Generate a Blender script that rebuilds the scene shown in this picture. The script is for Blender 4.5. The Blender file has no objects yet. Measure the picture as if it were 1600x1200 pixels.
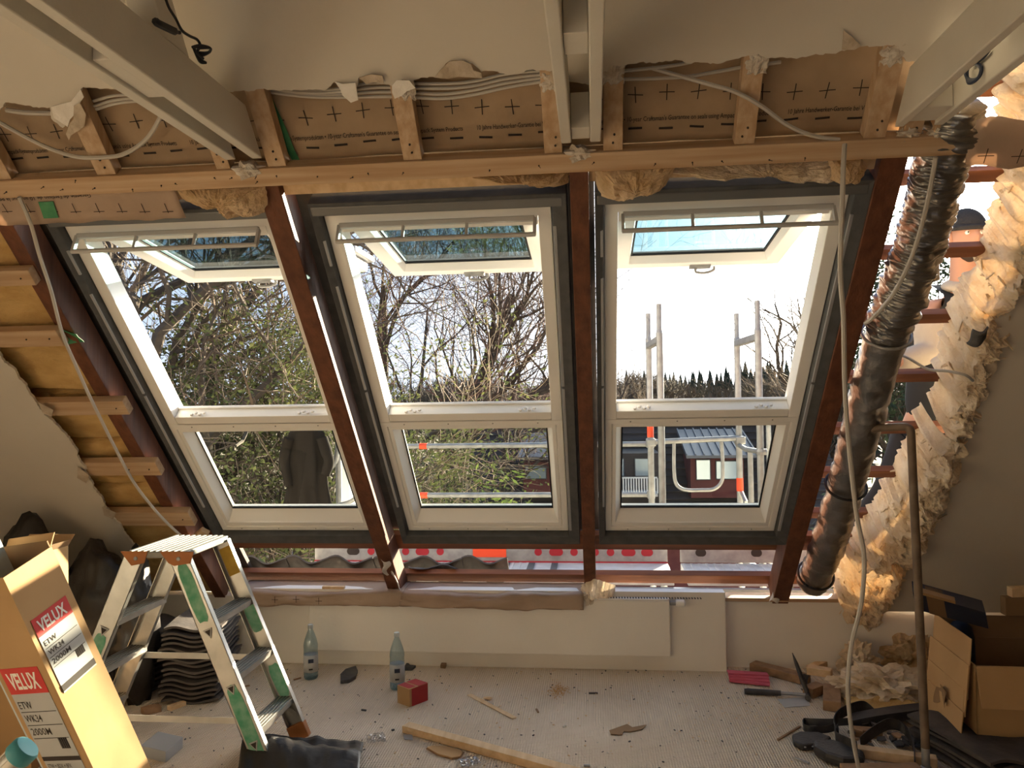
import bpy, bmesh, math, random
from math import sin, cos, pi, radians, sqrt, atan2
from mathutils import Vector as V, Matrix, noise as mn
S = bpy.context.scene
COL = S.collection
rnd = random.Random(7)

# ------------------------------------------------------------------ camera
FPX, EYE = 1225.0, 1.6
yaw, pitch, roll = radians(5.9), radians(0.95), radians(-0.92)
fw = V((-sin(yaw) * cos(pitch), cos(yaw) * cos(pitch), sin(pitch)))
r0 = V((cos(yaw), sin(yaw), 0)); u0 = r0.cross(fw)
cr = r0 * cos(roll) + u0 * sin(roll); cu = u0 * cos(roll) - r0 * sin(roll)
cam = bpy.data.cameras.new('camera'); co = bpy.data.objects.new('camera', cam); COL.objects.link(co)
cam.sensor_width = 36; cam.lens = FPX / 1600 * 36; cam.clip_end = 2000; cam.clip_start = .05
co.matrix_world = Matrix(((cr.x, cu.x, -fw.x, 0), (cr.y, cu.y, -fw.y, 0), (cr.z, cu.z, -fw.z, EYE), (0, 0, 0, 1)))
S.camera = co
# ------------------------------------------------------------------ view, sky, sun
S.view_settings.view_transform = 'Standard'; S.view_settings.look = 'None'
S.view_settings.exposure = 1.0; S.view_settings.gamma = 1.0
S.view_settings.use_curve_mapping = False
S.cycles.max_bounces = 10; S.cycles.transparent_max_bounces = 12; S.cycles.diffuse_bounces = 6
SUN_AZ, SUN_EL = radians(27), radians(14)
SUND = V((sin(SUN_AZ) * cos(SUN_EL), cos(SUN_AZ) * cos(SUN_EL), sin(SUN_EL)))
SKY_STRENGTH = 0.68; SUN_ENERGY = 24.0
sl = bpy.data.lights.new('sun', 'SUN'); so = bpy.data.objects.new('sun', sl); COL.objects.link(so)
sl.energy = SUN_ENERGY; sl.color = (1, .83, .58); sl.angle = radians(.6)
so.rotation_euler = SUND.to_track_quat('Z', 'Y').to_euler()
wd = bpy.data.worlds.new('sky'); S.world = wd; wd.use_nodes = True
nt = wd.node_tree; nt.nodes.clear()
def nd(t, **k):
    n = nt.nodes.new(t)
    for a, b in k.items(): setattr(n, a, b)
    return n
def mth(op, a, b=None, c=None):
    n = nd('ShaderNodeMath', operation=op)
    for i, v in enumerate((a, b, c)):
        if v is None: continue
        if isinstance(v, (int, float)): n.inputs[i].default_value = v
        else: nt.links.new(v, n.inputs[i])
    return n.outputs[0]
def mixc(f, a, b, bt='MIX'):
    n = nd('ShaderNodeMix', data_type='RGBA', blend_type=bt, clamp_factor=True)
    if isinstance(f, (int, float)): n.inputs[0].default_value = f
    else: nt.links.new(f, n.inputs[0])
    for i, v in ((6, a), (7, b)):
        if isinstance(v, tuple): n.inputs[i].default_value = (*v, 1)
        else: nt.links.new(v, n.inputs[i])
    return n.outputs[2]
tc = nd('ShaderNodeTexCoord'); nrm = nd('ShaderNodeVectorMath', operation='NORMALIZE'); nt.links.new(tc.outputs['Generated'], nrm.inputs[0])
sp = nd('ShaderNodeSeparateXYZ'); nt.links.new(nrm.outputs[0], sp.inputs[0])
dt = nd('ShaderNodeVectorMath', operation='DOT_PRODUCT'); nt.links.new(nrm.outputs[0], dt.inputs[0]); dt.inputs[1].default_value = SUND
dot = mth('MAXIMUM', dt.outputs['Value'], 0.0)
el = mth('MAXIMUM', sp.outputs[2], 0.0)
blue = mixc(mth('POWER', mth('MULTIPLY', el, 1.6), .75), (.62, .72, .86), (.16, .34, .66))
cmap = nd('ShaderNodeMapping'); cmap.inputs['Scale'].default_value = (1.2, 1.2, 6); nt.links.new(nrm.outputs[0], cmap.inputs[0])
cl = nd('ShaderNodeTexNoise'); cl.inputs['Scale'].default_value = 2.3; cl.inputs['Detail'].default_value = 6; cl.inputs['Roughness'].default_value = .6
nt.links.new(cmap.outputs[0], cl.inputs['Vector'])
cr_ = nd('ShaderNodeMapRange'); cr_.inputs[1].default_value = .48; cr_.inputs[2].default_value = .75; nt.links.new(cl.outputs['Fac'], cr_.inputs[0])
skyc = mixc(mth('MULTIPLY', cr_.outputs[0], .55), blue, (.86, .88, .92))
glow = mth('ADD', mth('MULTIPLY', mth('POWER', dot, 13.0), 7.5), mth('MULTIPLY', mth('POWER', dot, 60.0), 20.0))
gl = nd('ShaderNodeVectorMath', operation='SCALE'); gl.inputs[0].default_value = (1, .96, .88); nt.links.new(glow, gl.inputs['Scale'])
add = mixc(1.0, skyc, gl.outputs[0], 'ADD')
bg = nd('ShaderNodeBackground'); nt.links.new(add, bg.inputs[0]); bg.inputs[1].default_value = SKY_STRENGTH
wo = nd('ShaderNodeOutputWorld'); nt.links.new(bg.outputs[0], wo.inputs[0])

# ------------------------------------------------------------------ rays through the photograph's frame and the roof's own frame
CAM = V((0, 0, EYE))
def ray(px, py): return cr * ((px - 800) / FPX) - cu * ((py - 600) / FPX) + fw
def gy(px, py, Y): d = ray(px, py); return CAM + d * (Y / d.y)
def gz(px, py, z): d = ray(px, py); return CAM + d * ((z - EYE) / d.z)
def gx(px, py, x): d = ray(px, py); return CAM + d * (x / d.x)
SLOPE = radians(47.4)
RU = V((0, -cos(SLOPE), sin(SLOPE))); RN = V((0, -sin(SLOPE), -cos(SLOPE))); R0 = V((0, 4.658, .44))
def W(x, s, n=0.): return R0 + V((x, 0, 0)) + RU * s + RN * n       # roof frame: along the eaves, up the slope, towards the room
def rp(px, py, n=0.):
    d = ray(px, py); o = R0 + RN * n
    p = CAM + d * (((o - CAM).dot(RN)) / d.dot(RN))
    return p.x, (p - R0).dot(RU)

# ------------------------------------------------------------------ materials
def mat(name, col, rough=.7, metal=0., col2=None, scale=8., stretch=(1, 1, 1), rot=(0, 0, 0), lo=.35, hi=.65, bump=0., bscale=None, spec=.4, detail=5, coat=0., trans=0.):
    m = bpy.data.materials.new(name); m.use_nodes = True; t = m.node_tree; b = t.nodes['Principled BSDF']
    b.inputs['Base Color'].default_value = (*col, 1); b.inputs['Roughness'].default_value = rough
    b.inputs['Metallic'].default_value = metal; b.inputs['Specular IOR Level'].default_value = spec
    if coat: b.inputs['Coat Weight'].default_value = coat
    x = t.nodes.new('ShaderNodeTexCoord'); mp = t.nodes.new('ShaderNodeMapping')
    mp.inputs['Scale'].default_value = stretch; mp.inputs['Rotation'].default_value = rot
    t.links.new(x.outputs['Object'], mp.inputs[0])
    if col2:
        n = t.nodes.new('ShaderNodeTexNoise'); n.inputs['Scale'].default_value = scale; n.inputs['Detail'].default_value = detail
        r = t.nodes.new('ShaderNodeMapRange'); r.inputs[1].default_value = lo; r.inputs[2].default_value = hi
        mx = t.nodes.new('ShaderNodeMix'); mx.data_type = 'RGBA'
        t.links.new(mp.outputs[0], n.inputs['Vector']); t.links.new(n.outputs['Fac'], r.inputs[0]); t.links.new(r.outputs[0], mx.inputs[0])
        mx.inputs[6].default_value = (*col, 1); mx.inputs[7].default_value = (*col2, 1)
        t.links.new(mx.outputs[2], b.inputs['Base Color'])
    if bump:
        n2 = t.nodes.new('ShaderNodeTexNoise'); n2.inputs['Scale'].default_value = bscale or scale * 3; n2.inputs['Detail'].default_value = 5
        bp = t.nodes.new('ShaderNodeBump'); bp.inputs['Strength'].default_value = bump; bp.inputs['Distance'].default_value = .02
        t.links.new(mp.outputs[0], n2.inputs['Vector']); t.links.new(n2.outputs['Fac'], bp.inputs['Height']); t.links.new(bp.outputs[0], b.inputs['Normal'])
    if trans:                                                       # thin sheet that lets some light through
        tl = t.nodes.new('ShaderNodeBsdfTranslucent'); tl.inputs[0].default_value = (*col, 1)
        ms = t.nodes.new('ShaderNodeMixShader'); ms.inputs[0].default_value = trans
        t.links.new(b.outputs[0], ms.inputs[1]); t.links.new(tl.outputs[0], ms.inputs[2])
        t.links.new(ms.outputs[0], t.nodes['Material Output'].inputs[0])
        if col2: t.links.new(mx.outputs[2], tl.inputs[0])
    return m
def glass(name, tint=(.93, .96, .95), f0=.04, boost=1.0):
    m = bpy.data.materials.new(name); m.use_nodes = True; t = m.node_tree; t.nodes.clear()
    o = t.nodes.new('ShaderNodeOutputMaterial'); f = t.nodes.new('ShaderNodeLayerWeight'); f.inputs[0].default_value = .5
    tr = t.nodes.new('ShaderNodeBsdfTransparent'); tr.inputs[0].default_value = (*tint, 1)
    g = t.nodes.new('ShaderNodeBsdfGlossy'); g.inputs['Roughness'].default_value = .02
    po = t.nodes.new('ShaderNodeMath'); po.operation = 'POWER'; po.inputs[1].default_value = 5
    mu = t.nodes.new('ShaderNodeMath'); mu.operation = 'MULTIPLY_ADD'; mu.inputs[1].default_value = boost; mu.inputs[2].default_value = f0
    mx = t.nodes.new('ShaderNodeMixShader'); t.links.new(f.outputs['Facing'], po.inputs[0]); t.links.new(po.outputs[0], mu.inputs[0]); t.links.new(mu.outputs[0], mx.inputs[0])
    t.links.new(tr.outputs[0], mx.inputs[1]); t.links.new(g.outputs[0], mx.inputs[2]); t.links.new(mx.outputs[0], o.inputs[0])
    return m
SR = (SLOPE, 0, 0)                                                  # turns object coordinates so the grain runs down the slope
M = {}
M['plaster'] = mat('plaster', (.58, .535, .46), .9, col2=(.62, .575, .50), scale=1.5, bump=.08, bscale=30)
M['plaster_edge'] = mat('torn_plaster', (.66, .62, .55), .95, col2=(.5, .42, .33), scale=25, bump=.5, bscale=50)
M['torn_paper'] = mat('torn_paper', (.42, .34, .25), .9, col2=(.56, .48, .38), scale=18, bump=.3)
M['white_paper'] = mat('white_lining_paper', (.78, .75, .70), .9, col2=(.7, .66, .6), scale=18, bump=.2)
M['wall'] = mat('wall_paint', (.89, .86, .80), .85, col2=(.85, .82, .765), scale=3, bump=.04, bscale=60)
M['wall_dark'] = mat('unseen_wall_darkened', (.34, .25, .16), .8, col2=(.28, .20, .125), scale=3)  # unseen rear and right walls, coloured dark to cut bounced light
M['beam'] = mat('painted_beam', (.62, .585, .51), .7, col2=(.57, .53, .46), scale=3, bump=.06, bscale=30)
M['pine_x'] = mat('pine_along_x', (.56, .40, .255), .7, col2=(.44, .285, .16), scale=5, stretch=(.35, 7, 7), bump=.1)
M['pine_s'] = mat('pine_down_slope', (.54, .39, .255), .7, col2=(.42, .275, .155), scale=5, stretch=(7, 7, .35), rot=(pi / 2 - SLOPE, 0, 0), bump=.1)
M['pine_y'] = mat('fresh_pine', (.72, .53, .33), .7, col2=(.60, .41, .23), scale=5, stretch=(6, .6, 6), bump=.1)
M['rafter'] = mat('stained_rafter', (.17, .062, .028), .6, col2=(.09, .03, .014), scale=4, stretch=(6, 6, .4), rot=(pi / 2 - SLOPE, 0, 0), bump=.15, lo=.3, hi=.7)
M['batten'] = mat('stained_batten', (.26, .10, .045), .65, col2=(.15, .055, .026), scale=4, stretch=(.4, 6, 6), bump=.12)
M['oldwood'] = mat('rough_old_wood', (.36, .22, .12), .8, col2=(.24, .14, .075), scale=6, stretch=(3, 3, 3), bump=.2)
M['membrane'] = mat('brown_membrane', (.40, .285, .18), .62, col2=(.335, .235, .145), scale=7, bump=.25, bscale=9, trans=.06)
M['membrane2'] = mat('pale_membrane', (.58, .44, .33), .6, col2=(.50, .37, .27), scale=6, bump=.25, bscale=12, trans=.3)
M['ink'] = mat('black_print', (.035, .025, .02), .8)
M['ink_red'] = mat('red_print', (.62, .045, .04), .6, col2=(.55, .035, .03), scale=20)
M['ink_white'] = mat('white_print', (.85, .8, .74), .7)
M['green_tape'] = mat('green_tape', (.035, .20, .085), .5, col2=(.07, .27, .12), scale=20)
M['wool'] = mat('mineral_wool', (.80, .62, .40), .95, col2=(.64, .44, .23), scale=14, bump=.7, bscale=60, trans=.28, lo=.3, hi=.7)
M['wool_light'] = mat('pale_mineral_wool', (.88, .77, .60), .95, col2=(.74, .57, .36), scale=10, bump=.7, bscale=70, trans=.2, lo=.35, hi=.75)
M['wool_batt'] = mat('ochre_wool_batt', (.62, .42, .17), .9, col2=(.47, .29, .10), scale=6, stretch=(1, 2, 2), bump=.5, bscale=30)
M['white_frame'] = mat('white_window_paint', (.84, .83, .80), .35, spec=.5)
M['vent_backlit'] = mat('vent_bar_backlit_tone', (.50, .50, .49), .4)  # white bar greyed in its colour to carry backlit shade
M['tread'] = mat('darkened_tread_plate', (.27, .265, .25), .6, metal=.6, col2=(.2, .195, .185), scale=14)  # tread metal darkened so the sunlit platform does not blow out
M['collar'] = mat('grey_insulating_collar', (.085, .088, .092), .7, col2=(.065, .068, .072), scale=20, bump=.1)
M['collar_light'] = mat('light_grey_channel', (.33, .34, .36), .45)
M['alu_cover'] = mat('grey_aluminium_cover', (.16, .165, .17), .45, metal=.5)
M['gasket'] = mat('black_gasket', (.015, .016, .018), .6)
M['glass'] = glass('clear_pane', (.88, .91, .90), .025)
M['sash_glass'] = glass('tinted_pane', (.43, .555, .59), .05)
M['pet'] = glass('clear_plastic', (.84, .90, .93), .05, .8)
M['film'] = glass('thin_plastic_film', (.88, .88, .88), .12, 1.)
M['water'] = glass('blue_plastic_base', (.80, .90, .96), .04)
M['cable'] = mat('white_cable', (.50, .47, .42), .5)
M['black'] = mat('black_plastic', (.012, .012, .014), .5)
M['rubber'] = mat('black_rubber', (.03, .03, .033), .6, col2=(.05, .05, .055), scale=15)
M['leather'] = mat('black_leather', (.022, .021, .022), .5, col2=(.04, .036, .033), scale=20, bump=.2)
M['steel'] = mat('galvanised_steel', (.40, .40, .395), .5, metal=.6, col2=(.30, .30, .30), scale=18)
M['deck'] = mat('deck_metal', (.62, .63, .64), .5, metal=.3, col2=(.5, .5, .5), scale=10)
M['alu'] = mat('scuffed_aluminium', (.54, .53, .50), .38, metal=.88, col2=(.40, .39, .37), scale=9, lo=.3, hi=.7, bump=.05)
M['green_paint'] = mat('green_spray_paint', (.06, .29, .17), .6, col2=(.20, .40, .29), scale=22)
M['orange_cap'] = mat('orange_plastic', (.40, .15, .04), .6, col2=(.33, .12, .035), scale=9)
M['sticker_y'] = mat('worn_yellow_sticker', (.50, .32, .03), .6, col2=(.4, .24, .02), scale=25)
M['card'] = mat('cardboard', (.48, .30, .14), .85, col2=(.43, .265, .12), scale=5, bump=.05)
M['card_dark'] = mat('darker_cardboard', (.27, .165, .085), .9, col2=(.23, .14, .07), scale=5)  # darker cardboard tone for inner sides, some flaps, scraps and tape
M['label'] = mat('grey_label', (.46, .46, .45), .6, col2=(.40, .40, .395), scale=6)
M['foil'] = mat('duct_foil', (.30, .29, .275), .28, metal=.85, col2=(.2, .195, .19), scale=9, bump=.35, bscale=22)
M['red'] = mat('red_lacquer', (.36, .018, .03), .5)
M['orange_red'] = mat('orange_red_sticker', (.9, .09, .03), .5)
M['red_card'] = mat('red_printed_card', (.42, .03, .03), .6, col2=(.36, .025, .03), scale=8)
M['pink'] = mat('pink_foam', (.62, .13, .19), .8, col2=(.52, .09, .14), scale=12, stretch=(1, 6, 1))
M['slate'] = mat('dark_slate', (.045, .045, .05), .6, col2=(.08, .075, .07), scale=12, bump=.3)
M['tile'] = mat('dark_roof_tile', (.045, .04, .038), .7, col2=(.08, .068, .06), scale=10, bump=.2)
M['sack'] = mat('black_sack_plastic', (.02, .017, .015), .42, col2=(.03, .026, .022), scale=7, bump=.4, bscale=10)
M['turquoise'] = mat('turquoise_plastic', (.06, .30, .34), .5)
M['foam'] = mat('pale_polystyrene', (.52, .57, .58), .85, col2=(.47, .52, .53), scale=30)
M['rust'] = mat('rusty_pole', (.20, .145, .10), .6, metal=.2, col2=(.13, .09, .06), scale=12)
M['jacket'] = mat('dark_jacket_cloth', (.020, .016, .013), .95, spec=.1)
M['navy'] = mat('dark_blue_plastic', (.02, .03, .06), .45)
def carpet():
    m = mat('ribbed_carpet', (.73, .625, .51), 1.0, col2=(.63, .525, .41), scale=2.2, lo=.3, hi=.7, spec=.1)
    t = m.node_tree; b = t.nodes['Principled BSDF']
    x = t.nodes.new('ShaderNodeTexCoord'); w = t.nodes.new('ShaderNodeTexWave'); w.bands_direction = 'X'; w.inputs['Scale'].default_value = 26; w.inputs['Distortion'].default_value = .8
    w2 = t.nodes.new('ShaderNodeTexWave'); w2.bands_direction = 'Y'; w2.inputs['Scale'].default_value = 20; w2.inputs['Distortion'].default_value = 1
    a = t.nodes.new('ShaderNodeMath'); a.operation = 'ADD'; bp = t.nodes.new('ShaderNodeBump'); bp.inputs['Strength'].default_value = .6; bp.inputs['Distance'].default_value = .006
    t.links.new(x.outputs['Object'], w.inputs[0]); t.links.new(x.outputs['Object'], w2.inputs[0]); t.links.new(w.outputs['Fac'], a.inputs[0]); t.links.new(w2.outputs['Fac'], a.inputs[1])
    t.links.new(a.outputs[0], bp.inputs['Height']); t.links.new(bp.outputs[0], b.inputs['Normal'])
    return m
M['carpet'] = carpet()

# ------------------------------------------------------------------ mesh builder
class MB:
    def __init__(self): self.v = []; self.f = []
    def add(self, vs, fs):
        o = len(self.v); self.v += [tuple(p) for p in vs]; self.f += [tuple(i + o for i in f) for f in fs]; return self
    def hexa(self, p):                                              # p[0:4] one face, p[4:8] the opposite one
        return self.add(p, [(3, 2, 1, 0), (4, 5, 6, 7), (0, 1, 5, 4), (1, 2, 6, 5), (2, 3, 7, 6), (3, 0, 4, 7)])
    def obox(self, o, a, b, c): o = V(o); return self.hexa([o, o + a, o + a + b, o + b, o + c, o + a + c, o + a + b + c, o + b + c])
    def box(self, x0, x1, y0, y1, z0, z1): return self.obox((x0, y0, z0), V((x1 - x0, 0, 0)), V((0, y1 - y0, 0)), V((0, 0, z1 - z0)))
    def rbox(self, x0, x1, s0, s1, n0, n1): return self.obox(W(x0, s0, n0), V((x1 - x0, 0, 0)), RU * (s1 - s0), RN * (n1 - n0))
    def bar(self, p, q, w, h, up=(0, 0, 1)):
        p = V(p); q = V(q); d = (q - p).normalized(); a = d.cross(V(up))
        if a.length < 1e-4: a = d.cross(V((1, 0, 0)))
        a.normalize(); b = a.cross(d)
        return self.obox(p - a * w / 2 - b * h / 2, a * w, q - p, b * h)
    def tube(self, pts, r, seg=8, cap=True):
        pts = [V(p) for p in pts]; n = len(pts); rs = r if isinstance(r, (list, tuple)) else [r] * n
        o = len(self.v); ref = None
        for i, p in enumerate(pts):
            d = (pts[min(i + 1, n - 1)] - pts[max(i - 1, 0)])
            d = d.normalized() if d.length > 1e-9 else V((0, 0, 1))
            if ref is None: ref = d.orthogonal().normalized()
            ref = (ref - d * ref.dot(d)); ref = ref.normalized() if ref.length > 1e-6 else d.orthogonal().normalized()
            b = d.cross(ref)
            for k in range(seg): a = 2 * pi * k / seg; self.v.append(tuple(p + (ref * cos(a) + b * sin(a)) * rs[i]))
        for i in range(n - 1):
            for k in range(seg):
                a = o + i * seg + k; b = o + i * seg + (k + 1) % seg; self.f.append((a, b, b + seg, a + seg))
        if cap: self.f.append(tuple(o + k for k in range(seg))[::-1]); self.f.append(tuple(o + (n - 1) * seg + k for k in range(seg)))
        return self
    def lathe(self, prof, c, seg=20, ax=None):
        c = V(c); q = V(ax).normalized().to_track_quat('Z', 'Y') if ax is not None else None; o = len(self.v); n = len(prof)
        for r, z in prof:
            for k in range(seg):
                p = V((r * cos(2 * pi * k / seg), r * sin(2 * pi * k / seg), z))
                if q: p = q @ p
                self.v.append(tuple(c + p))
        for i in range(n - 1):
            for k in range(seg): a = o + i * seg + k; b = o + i * seg + (k + 1) % seg; self.f.append((a, b, b + seg, a + seg))
        if prof[0][0] > 1e-5: self.f.append(tuple(o + k for k in range(seg))[::-1])
        if prof[-1][0] > 1e-5: self.f.append(tuple(o + (n - 1) * seg + k for k in range(seg)))
        return self
    def prism(self, poly, off):
        n = len(poly); off = V(off); vs = [V(p) for p in poly] + [V(p) + off for p in poly]
        return self.add(vs, [tuple(range(n))[::-1], tuple(range(n, 2 * n))] + [(i, (i + 1) % n, n + (i + 1) % n, n + i) for i in range(n)])
    def grid(self, fn, nu, nv, thick=None):                         # fn(u, v) with u, v in 0..1
        o = len(self.v)
        for j in range(nv + 1):
            for i in range(nu + 1): self.v.append(tuple(fn(i / nu, j / nv)))
        for j in range(nv):
            for i in range(nu): a = o + j * (nu + 1) + i; self.f.append((a, a + 1, a + nu + 2, a + nu + 1))
        if thick is not None:
            m = len(self.v) - o; t = V(thick); base = [V(p) + t for p in self.v[o:o + m]]; self.v += [tuple(p) for p in base]
            for j in range(nv):
                for i in range(nu): a = o + m + j * (nu + 1) + i; self.f.append((a + nu + 1, a + nu + 2, a + 1, a))
            rim = [i for i in range(nu + 1)] + [j * (nu + 1) + nu for j in range(1, nv + 1)] + [nv * (nu + 1) + i for i in range(nu - 1, -1, -1)] + [j * (nu + 1) for j in range(nv - 1, 0, -1)]
            for a, b in zip(rim, rim[1:] + rim[:1]): self.f.append((o + b, o + a, o + m + a, o + m + b))
        return self
    def ribbon(self, pts, wv, t):                                   # a strap: points along it, its width vector, its thickness
        n = len(pts); pts = [V(p) for p in pts]; wv = V(wv); o = len(self.v)
        for i, p in enumerate(pts):
            d = (pts[min(i + 1, n - 1)] - pts[max(i - 1, 0)]).normalized(); c = d.cross(wv)
            c = c.normalized() * t / 2 if c.length > 1e-6 else V((0, 0, t / 2))
            for q in (p - wv / 2 - c, p + wv / 2 - c, p + wv / 2 + c, p - wv / 2 + c): self.v.append(tuple(q))
        for i in range(n - 1):
            for k in range(4): a = o + i * 4 + k; b = o + i * 4 + (k + 1) % 4; self.f.append((a, b, b + 4, a + 4))
        self.f.append((o + 3, o + 2, o + 1, o)); e = o + 4 * (n - 1); self.f.append((e, e + 1, e + 2, e + 3)); return self
    def lump(self, c, r, seed=0, amp=.35, fr=3., sub=3, q=None):
        bm = bmesh.new(); bmesh.ops.create_icosphere(bm, subdivisions=sub, radius=1); bm.verts.ensure_lookup_table()
        c = V(c); vs = []
        for v in bm.verts:
            d = v.co.normalized(); k = 1 + amp * (mn.fractal(d * fr * .5 + V((seed * 3.1, seed, 0)), .6, 2.1, 4)) + amp * .4 * abs(mn.noise(d * fr * 1.7 + V((0, seed, seed))))
            p = V((d.x * r[0], d.y * r[1], d.z * r[2])) * k
            if q is not None: p = q @ p
            vs.append(c + p)
        fs = [tuple(x.index for x in f.verts) for f in bm.faces]; bm.free()
        return self.add(vs, fs)
    def build(self, name, m, parent=None, smooth=False, bevel=0., sub=0):
        me = bpy.data.meshes.new(name); me.from_pydata(self.v, [], self.f); me.validate(); me.update()
        me.materials.append(M[m] if isinstance(m, str) else m)
        bm = bmesh.new(); bm.from_mesh(me); bmesh.ops.recalc_face_normals(bm, faces=bm.faces); bm.to_mesh(me); bm.free()
        if smooth:
            me.polygons.foreach_set('use_smooth', [True] * len(me.polygons))
        o = bpy.data.objects.new(name, me); COL.objects.link(o)
        if smooth == 'auto':
            me.set_sharp_from_angle(angle=radians(40))
        if bevel:
            b = o.modifiers.new('bevel', 'BEVEL'); b.width = bevel; b.segments = 2; b.limit_method = 'ANGLE'; b.angle_limit = radians(40)
        if sub: b = o.modifiers.new('sub', 'SUBSURF'); b.levels = b.render_levels = sub
        if parent is not None: adopt(o, parent)
        return o
def adopt(o, parent):
    o.parent = parent; o.matrix_parent_inverse = Matrix.Translation(-WLOC.get(parent.name, V((0, 0, 0)))); return o
WLOC = {}
def tag(o, label=None, cat=None, group=None, kind=None):
    for k, v in (('label', label), ('category', cat), ('group', group), ('kind', kind)):
        if v: o[k] = v
    return o
def thing(name, label, cat, loc=(0, 0, 0), group=None):
    o = bpy.data.objects.new(name, None); COL.objects.link(o); o.location = loc; o.empty_display_size = .05; WLOC[o.name] = V(loc)
    return tag(o, label, cat, group)
def struct(mb, name, m, **k): return tag(mb.build(name, m, **k), kind='structure')
def dup(root, loc, rotz=0, label=None):
    r = root.copy(); COL.objects.link(r); r.location = loc; r.rotation_euler = (0, 0, rotz)
    if label: r['label'] = label
    for ch in root.children:
        c = ch.copy(); COL.objects.link(c); c.parent = r; c.matrix_parent_inverse = ch.matrix_parent_inverse.copy()
        for g in ch.children: d = g.copy(); COL.objects.link(d); d.parent = c; d.matrix_parent_inverse = g.matrix_parent_inverse.copy()
    return r
FONT = None
def text_mesh(name, body, m, o, ax, ay, height, width=None, parent=None, off=.0015, fn=None, align='LEFT', thick=0.):
    """flat lettering: o = left end of the base line, ax / ay = reading and up directions, height = capital height"""
    cu_ = bpy.data.curves.new(name, 'FONT'); cu_.body = body; cu_.size = 1.0; cu_.fill_mode = 'FRONT'; cu_.resolution_u = 2; cu_.offset = .028 if body == 'VELUX' else .006
    t = bpy.data.objects.new(name, cu_); COL.objects.link(t); bpy.context.view_layer.update()
    me = bpy.data.meshes.new_from_object(t.evaluated_get(bpy.context.evaluated_depsgraph_get()))
    bpy.data.objects.remove(t); bpy.data.curves.remove(cu_)
    xs = [v.co.x for v in me.vertices]; wid = max(xs) - min(xs); x0 = min(xs)
    ky = height / .70; kx = (width / wid) if width else ky; ax = V(ax).normalized(); ay = V(ay).normalized(); az = ax.cross(ay)
    for v in me.vertices:
        p = V(o) + ax * (v.co.x - x0) * kx + ay * v.co.y * ky + az * off
        v.co = fn(p) if fn else p
    me.materials.clear(); me.materials.append(M[m]); ob = bpy.data.objects.new(name, me); COL.objects.link(ob)
    if parent is not None: adopt(ob, parent)
    return ob
def spline(pts, n=10):
    pts = [V(p) for p in pts]; out = []
    for i in range(len(pts) - 1):
        a, b, c, d = pts[max(i - 1, 0)], pts[i], pts[i + 1], pts[min(i + 2, len(pts) - 1)]
        for k in range(n):
            t = k / n; out.append(.5 * ((2 * b) + (c - a) * t + (2 * a - 5 * b + 4 * c - d) * t * t + (3 * b - a - 3 * c + d) * t ** 3))
    out.append(pts[-1]); return out
def jag(pts, step, amp, seed=1):                                    # a torn edge through 2D points
    r = random.Random(seed); out = []
    for (x0, y0), (x1, y1) in zip(pts, pts[1:]):
        L = sqrt((x1 - x0) ** 2 + (y1 - y0) ** 2); n = max(1, int(L / step)); out.append((x0, y0))
        for k in range(1, n):
            t = k / n; out.append((x0 + (x1 - x0) * t + r.uniform(-amp, amp), y0 + (y1 - y0) * t + r.uniform(-amp, amp)))
    out.append(pts[-1]); return out

# ================================================================== the room
struct(MB().box(-3.6, 3.4, -2.3, 4.72, -.12, 0), 'floor', 'carpet')
# sloping plaster above the beam, with its torn lower edge, and what is left of it at either side
NP = .055
up_px = [(-160, 190), (-60, 182), (0, 172), (8, 160), (40, 165), (78, 168), (80, 185), (98, 200), (106, 190), (112, 168), (122, 150), (130, 136), (160, 139), (200, 142), (300, 142), (392, 142), (410, 139), (470, 141), (508, 141),
         (522, 128), (530, 134), (536, 150), (550, 160), (556, 140), (560, 122), (596, 122), (602, 132), (618, 135), (632, 124), (645, 126), (680, 121), (700, 97), (712, 94), (738, 99), (752, 112), (790, 116), (845, 110), (862, 112), (868, 122), (880, 128), (935, 132), (958, 103), (972, 103),
         (1000, 97), (1040, 95), (1075, 99), (1120, 100), (1150, 92), (1180, 86), (1215, 90), (1245, 92), (1270, 86), (1300, 84), (1330, 76), (1370, 72), (1398, 70), (1406, 84), (1416, 96), (1440, 96), (1520, 70), (1580, 60)]
edge = jag(jag([rp(x, y, NP) for x, y in up_px], .035, .006, 3), .009, .0028, 4)
poly = edge + [(2.1, edge[-1][1] + .03), (3.4, 3.05), (3.4, 3.36), (-3.6, 3.36), (-3.6, edge[0][1])]
struct(MB().prism([W(x, s, NP) for x, s in poly], -RN * .013), 'wall_upper', 'plaster')
lf_px = [(-30, 500), (0, 554), (28, 589), (61, 636), (93, 669), (121, 706), (140, 748), (163, 790), (187, 818), (205, 846), (225, 900)]
edge = jag(jag([rp(x, y, NP) for x, y in lf_px], .04, .012, 5), .010, .004, 6)
struct(MB().prism([W(x, s, NP) for x, s in edge + [(edge[-1][0], -.07), (-3.6, -.07), (-3.6, edge[0][1])]], -RN * .013), 'wall_lower_left', 'plaster')
rt_px = [(1640, 300), (1600, 381), (1586, 434), (1560, 476), (1545, 512), (1552, 552), (1528, 600), (1503, 640), (1487, 700), (1464, 760), (1438, 822), (1416, 852), (1402, 892), (1386, 925), (1352, 955)]
edge = jag(jag([rp(x, y, NP) for x, y in rt_px], .04, .012, 8), .010, .004, 9)
struct(MB().prism([W(x, s, NP) for x, s in edge + [(edge[-1][0] - .02, -.07), (3.4, -.07), (3.4, edge[0][1])]], -RN * .013), 'wall_lower_right', 'plaster')
zc = W(0, 3.36, NP).z; yc = W(0, 3.36, NP).y
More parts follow.
